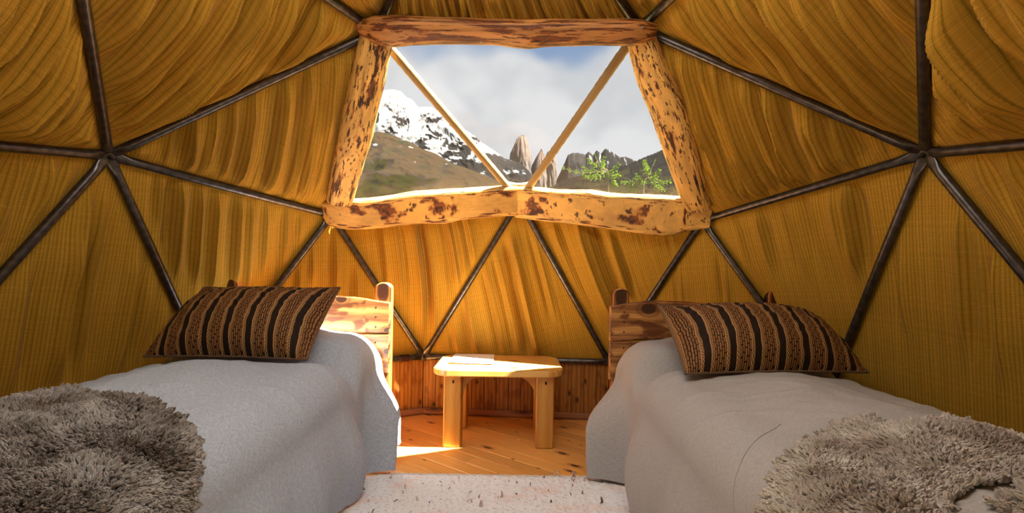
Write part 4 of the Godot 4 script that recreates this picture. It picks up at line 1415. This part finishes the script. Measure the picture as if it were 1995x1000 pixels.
func make_rug() -> void:
	var t := thing("woven_rug", "off-white woven rag rug with pinkish shreds lying between the beds", "rug", Vector3(-0.06, 0, -1.75))
	var hx := 0.66
	var z0 := -0.655
	var z1 := 0.70
	var nu := 300
	var nv := 300
	var p := PackedVector3Array()
	var uv := PackedVector2Array()
	var cs := PackedColorArray()
	var nz := noise(61, 1.0, 3)
	var hue := noise(62, 1.0, 3)
	for j in nv + 1:
		for i in nu + 1:
			var u := float(i) / nu
			var v := float(j) / nv
			var x := lerpf(-hx, hx, u)
			var z := lerpf(z0, z1, v)
			# herringbone of plump weft loops
			var band := floorf(x / 0.042)
			var f := x / 0.042 - band
			var slant := (f if int(band) % 2 == 0 else 1.0 - f) * 0.020
			var loop := absf(sin((z + slant + 0.004 * nz.get_noise_2d(x * 30.0, z * 8.0)) * PI / 0.0145))
			var wall := sin(f * PI)
			var y := 0.007 + 0.0048 * loop * (0.45 + 0.55 * wall) + 0.0035 * nz.get_noise_2d(x * 26.0, z * 26.0) + 0.004 * maxf(0.0, nz.get_noise_2d(x * 60.0 + 9.0, z * 40.0) - 0.25)
			var rim := smoothstep(0.0, 0.012, minf(minf(u, 1.0 - u) * 2.0 * hx, minf(v, 1.0 - v) * (z1 - z0)))
			p.append(Vector3(x + 0.006 * nz.get_noise_1d(z * 20.0) * (1.0 - rim), 0.001 + y * rim, z + 0.004 * nz.get_noise_1d(x * 14.0 + 50.0)))
			uv.append(Vector2(x, z))
			var pink := smoothstep(0.0, 0.5, hue.get_noise_2d(x * 2.2, z * 5.0) + 0.35 * hue.get_noise_2d(x * 22.0, z * 22.0))
			var c := Color(0.88, 0.93, 0.99).lerp(Color(0.86, 0.72, 0.70), pink * 0.55)
			var old := smoothstep(0.28, 0.50, nz.get_noise_2d(x * 48.0, z * 60.0 + 31.0))
			cs.append(c.lerp(Color(0.42, 0.33, 0.30), old * 0.55))
	var mb := MB.new()
	mb.grid(p, uv, nu, nv, false, cs)
	obj("weave", mb, mats["rug yarn"], t)
	# the bound far edge
	var path := PackedVector3Array()
	var rad := []
	for k in 121:
		var x := lerpf(-hx, hx, k / 120.0)
		path.append(Vector3(x, 0.008, z0 + 0.004 * nz.get_noise_1d(x * 14.0 + 50.0)))
		rad.append(Vector2(0.0055, 0.0055) * (1.0 + 0.15 * sin(k * 2.1)))
	var eb := MB.new()
	eb.tube(path, rad, 7, Vector3.UP)
	obj("bound_edge", eb, mats["mattress cloth"], t, "pale bound edge along the far end")
	# curled cloth shreds that stick up out of the weave
	var r := RandomNumberGenerator.new()
	r.seed = 17
	for k in 95:
		var x := r.randf_range(-0.62, 0.62)
		var z := r.randf_range(z0 + 0.01, 0.25)
		var size := r.randf_range(0.007, 0.016)
		if k < 7:   # a few larger ones stand on the far edge and mid-rug
			var spot: Array = [[0.262, -0.65], [0.275, -0.648], [0.355, -0.645], [0.340, -0.65], [0.01, -0.42], [0.43, -0.38], [-0.07, -0.33]][k]
			x = spot[0]; z = spot[1]; size = 0.022 if k != 2 else 0.016
		var sb := MB.new()
		var pp := PackedVector3Array()
		var uu := PackedVector2Array()
		var turn := Basis(Vector3.UP, r.randf() * TAU) * Basis(Vector3.RIGHT, r.randf_range(-1.2, -0.2) if k >= 7 else -0.25)
		for j in 6:
			var v := j / 5.0
			for i in 4:
				var u := i / 3.0 - 0.5
				var wdt := size * (0.9 - 0.75 * v)
				pp.append(turn * Vector3(u * wdt, v * size * 1.25, 0.35 * size * sin(v * 2.5) + u * u * size * 0.9) + Vector3(x, 0.011, z))
				uu.append(Vector2(u, v))
		sb.grid(pp, uu, 3, 5)
		obj("shred", sb, mats["rug shred %d" % (1 if k < 4 else r.randi_range(0, 2))], t)
	# frayed yarn at the far right corner
	var fr := MB.new()
	for k in 60:
		var a := Vector3(r.randf_range(0.50, 0.655), 0.010, z0 + r.randf_range(-0.01, 0.03))
		var d := Vector3(r.randf_range(-1, 1), r.randf_range(0.1, 0.9), r.randf_range(-0.8, 0.4)).normalized()
		var pth := PackedVector3Array()
		var rd := []
		for j in 5:
			pth.append(a + d * 0.010 * j + Vector3(0.004 * sin(j * 1.3 + k), -0.0012 * j * j, 0.004 * cos(j * 1.7 + k)))
			rd.append(Vector2(0.0011, 0.0011))
		fr.tube(pth, rd, 4)
	var fray := obj("frayed_yarn", fr, mats["rug shred 1"], t)
	fray.set_meta("kind", "stuff")


# ---------------------------------------------------------------- outside
# a mountainside: a skyline of slopes (x, y per unit of distance) stands at `dist`; the flank runs down towards the viewer
func mountain(called: String, label: String, line: Array, dist: float, foot: float, rough: float, s: int, paint: Callable, cliffs := 0.0, nu := 220, nv := 120, jag := 0.0) -> void:
	var base := Vector3(line[line.size() / 2].x * dist, 0, -dist)
	var t := thing(called, label, "hill" if called == "hill" else "mountain", base)
	var nz := noise(s, 1.0, 5, FastNoiseLite.TYPE_SIMPLEX_SMOOTH)
	var rg := noise(s + 1, 1.0, 5)
	rg.fractal_type = FastNoiseLite.FRACTAL_RIDGED
	var p := PackedVector3Array()
	var uv := PackedVector2Array()
	var cs := PackedColorArray()
	var m := line.size() - 1
	for j in nv + 1:
		# the first tenth is the far slope behind the skyline
		var v := float(j) / nv
		for i in nu + 1:
			var u := float(i) / nu
			var x := clampf(u * m, 0.0, m - 0.0001)
			var k := int(x)
			var sl: Vector2 = line[k].lerp(line[k + 1], x - k)
			var top := Vector3(sl.x * dist, 0.99 + sl.y * dist, -dist)
			var jg := jag * dist * rg.get_noise_2d(sl.x * 160.0, 0.0)
			top.y += jg
			var q: Vector3
			if v < 0.1:
				var b := 1.0 - v / 0.1
				q = top + Vector3(0, -b * top.y * 0.7, -b * dist * 0.10)
			else:
				var b := (v - 0.1) / 0.9
				var bb := pow(b, 1.0 - 0.25 * cliffs)
				q = top.lerp(Vector3(sl.x * dist * lerpf(1.0, foot, 0.7), -10.0, -dist * foot), bb)
				var w := Vector3(q.x, q.y, q.z) / dist
				var gul := rg.get_noise_3d(w.x * 14.0, w.y * 7.0, w.z * 14.0)
				var det := nz.get_noise_3d(w.x * 40.0, w.y * 40.0, w.z * 40.0)
				var e := smoothstep(0.0, 0.05, b)
				q += Vector3(0.25 * det, 0.25 * gul + 0.35 * det, 1.0 * gul) * rough * dist * e
			p.append(q - base)
			uv.append(Vector2(u, v))
	# slopes for the paint
	var w := nu + 1
	for j in nv + 1:
		for i in nu + 1:
			var k := j * w + i
			var dx: Vector3 = p[j * w + mini(i + 1, nu)] - p[j * w + maxi(i - 1, 0)]
			var dz: Vector3 = p[mini(j + 1, nv) * w + i] - p[maxi(j - 1, 0) * w + i]
			var n := dz.cross(dx).normalized()
			if n.y < 0.0: n = -n
			var q: Vector3 = (p[k] + base) / dist
			cs.append(paint.call(q, n, nz, rg))
	var mb := MB.new()
	mb.grid(p, uv, nu, nv, false, cs)
	obj("slope", mb, mats["rock"], t)

func tower(called: String, label: String, line: Array, dist: float, s: int) -> void:
	# a granite tower turned round its own axis from its outline, ribbed and cracked
	var lo: Vector2 = line[0]
	var hi: Vector2 = line[line.size() - 1]
	var base := Vector3((lo.x + hi.x) / 2.0 * dist, 0, -dist)
	var t := thing(called, label, "mountain", base)
	var peak := 0
	for k in line.size():
		if line[k].y > line[peak].y: peak = k
	var edge := func(from: int, to: int, step: int, y: float) -> float:
		var k := from
		while k != to:
			var a: Vector2 = line[k]; var b: Vector2 = line[k + step]
			if y <= b.y and y >= a.y: return lerpf(a.x, b.x, (y - a.y) / maxf(b.y - a.y, 1e-5))
			k += step
		return line[to].x if y > line[to].y else line[from].x
	var nz := noise(s, 1.0, 4)
	var p := PackedVector3Array()
	var uv := PackedVector2Array()
	var cs := PackedColorArray()
	var nv := 70
	var nu := 60
	var y0 := 0.0
	for j in nv + 1:
		var y := lerpf(y0, line[peak].y, float(j) / nv)
		var yy := maxf(y, maxf(lo.y, hi.y))
		var xl: float = edge.call(0, peak, 1, yy)
		var xr: float = edge.call(line.size() - 1, peak, -1, yy)
		var cx := (xl + xr) / 2.0
		var r := maxf((xr - xl) / 2.0, 0.0004) + maxf(0.0, maxf(lo.y, hi.y) - y) * 0.03
		for i in nu + 1:
			var f := TAU * i / nu
			var d := Vector3(cos(f), 0, sin(f))
			var rib := nz.get_noise_3d(d.x * 3.2, y * 24.0, d.z * 3.2)
			var crk := nz.get_noise_3d(d.x * 9.0, y * 30.0 + 20.0, d.z * 9.0)
			var rr := r * (1.0 + 0.20 * rib + 0.16 * crk + 0.10 * nz.get_noise_3d(d.x * 20.0, y * 60.0, d.z * 20.0))
			p.append(Vector3(cx, y, 0) * dist + d * rr * dist + Vector3(0, 0.99 + 0.002 * dist * crk * (1.0 if j > nv - 4 else 0.0), -dist) - base)
			uv.append(Vector2(f, y))
			var c := Color(0.0514, 0.0462, 0.0447).lerp(Color(0.0750, 0.0614, 0.0531), clampf(0.5 + 1.1 * rib, 0, 1))
			c = c.lerp(Color(0.0311, 0.0288, 0.0311), smoothstep(0.1, 0.5, crk) * 0.6)
			cs.append(c.lerp(Color(0.0651, 0.0462, 0.0378), smoothstep(0.7, 1.0, float(j) / nv) * 0.6))
	var mb := MB.new()
	mb.grid(p, uv, nu, nv, false, cs)
	obj("rock_face", mb, mats["rock"], t)

func make_outside() -> void:
	var gnd := thing("ground", "grassy ground outside the tent", "ground", Vector3.ZERO, "", "structure")
	var gb := MB.new()
	gb.lathe([Vector2(0, -0.55), Vector2(6, -0.56), Vector2(30, -1.0), Vector2(120, -4.0)], 48, Transform3D())
	obj("turf", gb, mats["grass ground"], gnd)
	var bounce_deck := MB.new()  # unseen planking, added to bounce sunlight into the dome from behind
	for k in 22: bounce_deck.box(at(Vector3(-0.2, -0.20, 0.62 + 0.145 * k)), Vector3(4.4, 0.03, 0.138), 0.003)
	obj("bounce_deck", bounce_deck, mats["decking"], gnd)
	var snow := Color(0.0990, 0.1040, 0.1089)
	mountain("snowy_mountain", "dark rocky mountain with glaciers and snow fields, left behind the brown slope", [Vector2(-0.4571, 0.3206), Vector2(-0.3958, 0.2912), Vector2(-0.3507, 0.3173), Vector2(-0.3152, 0.3179), Vector2(-0.2932, 0.3335), Vector2(-0.2701, 0.3470), Vector2(-0.2499, 0.3504), Vector2(-0.2326, 0.3456), Vector2(-0.2223, 0.3346), Vector2(-0.2110, 0.3307), Vector2(-0.1986, 0.3157), Vector2(-0.1753, 0.3171), Vector2(-0.1610, 0.3092), Vector2(-0.1466, 0.2953), Vector2(-0.1322, 0.2823), Vector2(-0.1118, 0.2756), Vector2(-0.0862, 0.2608), Vector2(-0.0728, 0.2478), Vector2(-0.0452, 0.2310), Vector2(-0.0247, 0.2162), Vector2(-0.0095, 0.2134), Vector2(0.0089, 0.2056), Vector2(0.0213, 0.1936), Vector2(0.0337, 0.1766), Vector2(0.0522, 0.1566)], 4200.0, 0.72, 0.012, 401, func(q: Vector3, n: Vector3, nz, rg) -> Color:
		var a: float = nz.get_noise_3d(q.x * 26.0, q.y * 26.0, 3.0)
		var f: float = nz.get_noise_3d(q.x * 90.0, q.y * 120.0, 7.0)
		var rock := Color(0.0043, 0.0040, 0.0043).lerp(Color(0.0085, 0.0067, 0.0060), clampf(0.5 + 1.4 * f, 0, 1))
		# ice lies high on the left and in chutes; the right-hand spur is mostly bare
		var high := q.y + 0.42 * -q.x - 0.30
		var cover := 6.0 * high + 1.1 * a + 0.55 * f + 0.9 * (n.y - 0.5)
		var s := smoothstep(-0.12, 0.10, cover)
		var ice := snow.lerp(Color(0.0276, 0.0341, 0.0361), smoothstep(0.1, 0.5, a) * 0.5)
		return rock.lerp(ice, s), 0.6, 320, 200, 0.0012)
	mountain("hill", "brown grassy mountainside with dark shrub patches, lower left in the window", [Vector2(-0.4756, 0.2189), Vector2(-0.3948, 0.2354), Vector2(-0.3344, 0.2537), Vector2(-0.3091, 0.2602), Vector2(-0.2788, 0.2657), Vector2(-0.2585, 0.2640), Vector2(-0.2381, 0.2563), Vector2(-0.2126, 0.2465), Vector2(-0.1901, 0.2337), Vector2(-0.1616, 0.2240), Vector2(-0.1309, 0.2063), Vector2(-0.1004, 0.1967), Vector2(-0.0698, 0.1850), Vector2(-0.0443, 0.1753), Vector2(-0.0086, 0.1607), Vector2(0.0525, 0.1414)], 2400.0, 0.55, 0.007, 411, func(q: Vector3, n: Vector3, nz, rg) -> Color:
		var a: float = nz.get_noise_3d(q.x * 22.0, q.y * 30.0, 1.0)
		var f: float = nz.get_noise_3d(q.x * 120.0, q.y * 160.0, 5.0)
		var c := Color(0.0152, 0.0109, 0.0067).lerp(Color(0.0107, 0.0083, 0.0060), clampf(0.5 + a * 1.2, 0, 1))
		c = c.lerp(Color(0.0181, 0.0147, 0.0107), smoothstep(0.2, 0.6, f) * 0.25)
		var wood := smoothstep(0.0, 0.10, 0.203 - q.y + 0.10 * a + 0.03 * f - 0.40 * maxf(0.0, q.x + 0.20))
		c = c.lerp(Color(0.0023, 0.0029, 0.0018).lerp(Color(0.0047, 0.0047, 0.0024), clampf(0.5 + f, 0, 1)), wood)
		var patch := smoothstep(0.42, 0.55, nz.get_noise_3d(q.x * 34.0 + 5.0, q.y * 60.0, 9.0) + (q.y - 0.235) * 3.0)
		return c.lerp(snow, patch), 0.0, 260, 160)
	var far := 5200.0
	tower("rock_tower", "tallest granite tower with a pinkish cap, leftmost of the three", [Vector2(-0.0150, 0.1808), Vector2(-0.0155, 0.2082), Vector2(-0.0138, 0.2285), Vector2(-0.0080, 0.2448), Vector2(-0.0021, 0.2561), Vector2(0.0069, 0.2643), Vector2(0.0141, 0.2604), Vector2(0.0204, 0.2443), Vector2(0.0250, 0.2149), Vector2(0.0276, 0.1765)], far, 421)
	tower("rock_tower", "pointed middle granite tower, cut by the right-hand tape-wrapped tube", [Vector2(0.0257, 0.1714), Vector2(0.0272, 0.1998), Vector2(0.0331, 0.2151), Vector2(0.0380, 0.2243), Vector2(0.0459, 0.2376), Vector2(0.0511, 0.2285), Vector2(0.0545, 0.2073), Vector2(0.0561, 0.1688)], far * 1.02, 425)
	tower("rock_tower", "narrow granite tower just right of the pointed middle one", [Vector2(0.0520, 0.1688), Vector2(0.0533, 0.2195), Vector2(0.0571, 0.2307), Vector2(0.0631, 0.2348), Vector2(0.0714, 0.2269), Vector2(0.0757, 0.2097), Vector2(0.0784, 0.1692)], far * 1.04, 431)
	mountain("rocky_ridge", "grey flat-topped cliff and dark jagged ridge with snow gullies, right of the towers", [Vector2(0.0763, 0.1752), Vector2(0.0841, 0.1926), Vector2(0.0919, 0.2100), Vector2(0.0977, 0.2253), Vector2(0.1078, 0.2305), Vector2(0.1220, 0.2297), Vector2(0.1322, 0.2268), Vector2(0.1392, 0.2330), Vector2(0.1484, 0.2261), Vector2(0.1543, 0.2363), Vector2(0.1635, 0.2294), Vector2(0.1715, 0.2397), Vector2(0.1806, 0.2357), Vector2(0.1919, 0.2288), Vector2(0.2021, 0.2229), Vector2(0.2122, 0.2241), Vector2(0.2255, 0.2192), Vector2(0.2490, 0.2054), Vector2(0.2848, 0.1857), Vector2(0.3357, 0.1663)], 4600.0, 0.86, 0.006, 441, func(q: Vector3, n: Vector3, nz, rg) -> Color:
		var f: float = nz.get_noise_3d(q.x * 150.0, q.y * 30.0, 5.0)
		var g: float = nz.get_noise_3d(q.x * 60.0, q.y * 90.0, 2.0)
		var c := Color(0.0152, 0.0136, 0.0128).lerp(Color(0.0100, 0.0095, 0.0100), clampf(0.5 + 1.3 * f, 0, 1))
		var dark := smoothstep(0.128, 0.150, q.x + 0.02 * g)
		c = c.lerp(Color(0.0043, 0.0047, 0.0056).lerp(Color(0.0080, 0.0076, 0.0076), clampf(0.5 + 1.5 * f, 0, 1)), dark)
		return c.lerp(snow, smoothstep(0.40, 0.52, f + 0.5 * g + 0.06) * dark), 0.8, 260, 110, 0.0014)
	mountain("hill", "dark green wooded hillside on the right in the window, behind the saplings", [Vector2(0.0523, 0.1515), Vector2(0.0724, 0.1650), Vector2(0.0924, 0.1775), Vector2(0.1227, 0.1851), Vector2(0.1428, 0.1936), Vector2(0.1832, 0.2013), Vector2(0.2135, 0.2079), Vector2(0.2437, 0.2206), Vector2(0.2739, 0.2342), Vector2(0.2940, 0.2417), Vector2(0.3192, 0.2522), Vector2(0.3544, 0.2710), Vector2(0.4148, 0.2944), Vector2(0.4957, 0.3058)], 900.0, 0.45, 0.008, 451, func(q: Vector3, n: Vector3, nz, rg) -> Color:
		var f: float = nz.get_noise_3d(q.x * 130.0, q.y * 130.0, 5.0)
		var a: float = nz.get_noise_3d(q.x * 26.0, q.y * 40.0, 5.0)
		var c := Color(0.0011, 0.0014, 0.0009).lerp(Color(0.0033, 0.0038, 0.0018), clampf(0.5 + 1.5 * f, 0, 1))
		return c.lerp(Color(0.0076, 0.0062, 0.0038), smoothstep(0.02, 0.35, a + (0.19 - q.y) * 5.0) * 0.75), 0.0, 300, 160, 0.0022)
	sapling("green beech sapling with a long branch reaching left, behind the window's right half", Vector3(1.02, -0.56, -6.0), [Vector3(1.075, 1.93, -6.0), Vector3(0.985, 2.16, -6.0), Vector3(0.905, 2.36, -6.0)], [[0.55, Vector3(0.55, 2.150, -5.95)], [0.72, Vector3(0.80, 2.19, -6.1)], [0.62, Vector3(1.17, 2.19, -5.9)], [0.78, Vector3(1.03, 2.30, -6.05)], [0.5, Vector3(1.20, 2.09, -6.0)], [0.48, Vector3(0.80, 2.045, -5.9)], [0.86, Vector3(0.84, 2.27, -6.0)], [0.42, Vector3(1.18, 1.98, -6.05)]], 31)
	sapling("smaller upright green beech sapling beside the right window log", Vector3(1.50, -0.56, -6.05), [Vector3(1.50, 1.92, -6.05), Vector3(1.535, 2.10, -6.0), Vector3(1.625, 2.30, -6.0)], [[0.52, Vector3(1.245, 2.005, -6.0)], [0.6, Vector3(1.80, 2.02, -6.0)], [0.78, Vector3(1.50, 2.24, -6.0)], [0.85, Vector3(1.535, 2.28, -6.1)], [0.68, Vector3(1.66, 2.14, -5.95)], [0.66, Vector3(1.41, 2.10, -6.0)], [0.46, Vector3(1.75, 1.93, -6.05)], [0.45, Vector3(1.34, 1.93, -6.0)]], 37)

func sapling(label: String, root: Vector3, stem: Array, arms: Array, s: int) -> void:
	var t := thing("sapling", label, "sapling", root)
	var r := RandomNumberGenerator.new()
	r.seed = s
	var path := [Vector3.ZERO]
	for q in stem: path.append(q - root)
	var sp := PackedVector3Array()
	var rd := []
	var pts := []
	for q in path: pts.append([q, 0.0])
	for k in 25:
		var u := k / 24.0
		sp.append(spline(pts, u)[0])
		rd.append(Vector2(1, 1) * lerpf(0.013, 0.003, u))
	var st := MB.new()
	st.tube(sp, rd, 7)
	obj("stem", st, mats["twig"], t)
	var leaves := MB.new()
	var leaf_on := func(p: Vector3, dir: Vector3):
		for k in 5:
			var ax := (dir + Vector3(r.randf_range(-1.2, 1.2), r.randf_range(-0.5, 1.0), r.randf_range(-1.2, 1.2))).normalized()
			var b := facing(ax, Vector3(r.randf_range(-0.6, 0.6), 0.4, 1.0))
			var len := r.randf_range(0.011, 0.019)
			var o := p + Vector3(r.randf_range(-0.006, 0.006), r.randf_range(-0.006, 0.006), r.randf_range(-0.006, 0.006))
			var ring := []
			var us := []
			for q in [[0.0, 0.0], [0.30, 0.3], [0.34, 0.6], [0.0, 1.0], [-0.34, 0.6], [-0.30, 0.3]]:
				ring.append(o + b * (Vector3(q[0], q[1], 0.18 * absf(q[0])) * len)); us.append(Vector2(q[0], q[1]))
			leaves.poly(ring, o - b.z * 0.1, us)
	for a in arms:
		var i := int(a[0] * 24.0)
		var from := sp[i]
		var to: Vector3 = a[1] - root
		var ap := PackedVector3Array()
		var ar := []
		for k in 13:
			var u := k / 12.0
			ap.append(from.lerp(to, u) + Vector3(0, -0.04 * sin(u * PI) + 0.03 * u * u, 0.02 * sin(u * 5.0)))
			ar.append(Vector2(1, 1) * lerpf(0.005, 0.0016, u))
		var ab := MB.new()
		ab.tube(ap, ar, 5)
		obj("branch", ab, mats["twig"], t)
		for k in range(2, 13):
			var d := (ap[k] - ap[k - 1]).normalized()
			leaf_on.call(ap[k], d)
			if k % 2 == 0:
				# short side twigs
				for sd in [-1.0, 1.0]:
					var tw: Vector3 = (d + Vector3(-d.y, d.x, 0.3) * sd * 0.9).normalized() * 0.06 * (1.2 - k / 13.0)
					for j in 3: leaf_on.call(ap[k] + tw * (j + 1) / 3.0, tw.normalized())
	for k in range(13, 25): leaf_on.call(sp[k], Vector3.UP)
	var lf := obj("foliage", leaves, mats["beech leaf"], t)
	lf.set_meta("kind", "stuff")


func _ready() -> void:
	rng.seed = 1
	make_camera()
	make_sky()
	make_materials()
	for k in beds: beds[k].noise = noise(int(beds[k].seed) + 500, 1.0, 3)
	make_dome()
	make_floor()
	make_outside()
	make_bed("left", "left pine bed, its live-edged headboard lit by the sun")
	make_bed("right", "right pine bed, its live-edged headboard in shade")
	make_bedspread("left", "cool grey linen bedspread draped over the left bed to the floor", "grey linen")
	make_bedspread("right", "warm beige wool bedspread draped over the right bed, a seam down its side", "beige wool")
	make_cushion("brown and gold striped cushion leaning on the left bed's headboard", Vector3(-1.50, 0.610, -2.05), Vector3(-0.835, 0.610, -2.035), Vector3(-0.845, 0.885, -2.44), Vector3(-1.515, 0.875, -2.46), 0.145, 71)
	make_cushion("brown and gold striped cushion leaning on the right bed's headboard", Vector3(0.630, 0.612, -1.87), Vector3(1.365, 0.612, -1.96), Vector3(1.33, 0.825, -2.34), Vector3(0.645, 0.835, -2.30), 0.150, 75)
	make_table()
	make_paper()
	make_rug()
	make_sheepskin("left", "thick grey-brown curly sheepskin spread across the left bed's foot", PackedVector2Array([Vector2(1.29, 0.80), Vector2(1.285, 0.60), Vector2(1.275, 0.52), Vector2(1.33, 0.42), Vector2(1.305, 0.37), Vector2(1.29, 0.31), Vector2(1.32, 0.24), Vector2(1.37, 0.16), Vector2(1.45, 0.06), Vector2(1.53, -0.01), Vector2(1.58, -0.07), Vector2(1.63, -0.11), Vector2(1.70, -0.12), Vector2(1.80, -0.08), Vector2(1.87, 0.0), Vector2(1.895, 0.2), Vector2(1.90, 0.5), Vector2(1.88, 0.80)]), [Color(0.12, 0.092, 0.075), Color(0.46, 0.45, 0.45), Color(0.50, 0.47, 0.44)], 0.030, 81)
	make_sheepskin("right", "pale cream and fawn sheepskin with a leg flap on the right bed's foot", PackedVector2Array([Vector2(1.50, 0.07), Vector2(1.41, 0.17), Vector2(1.345, 0.28), Vector2(1.35, 0.36), Vector2(1.415, 0.37), Vector2(1.39, 0.49), Vector2(1.36, 0.63), Vector2(1.395, 0.72), Vector2(1.39, 0.82), Vector2(1.60, 0.84), Vector2(1.74, 0.78), Vector2(1.80, 0.62), Vector2(1.84, 0.42), Vector2(1.81, 0.30), Vector2(1.76, 0.28), Vector2(1.735, 0.36), Vector2(1.70, 0.36), Vector2(1.715, 0.26), Vector2(1.78, 0.19), Vector2(1.84, 0.11), Vector2(1.87, 0.02), Vector2(1.86, -0.08), Vector2(1.76, -0.13), Vector2(1.64, -0.12), Vector2(1.57, -0.08), Vector2(1.54, -0.01)]), [Color(0.30, 0.245, 0.205), Color(0.60, 0.56, 0.52), Color(0.58, 0.545, 0.52)], 0.028, 91)
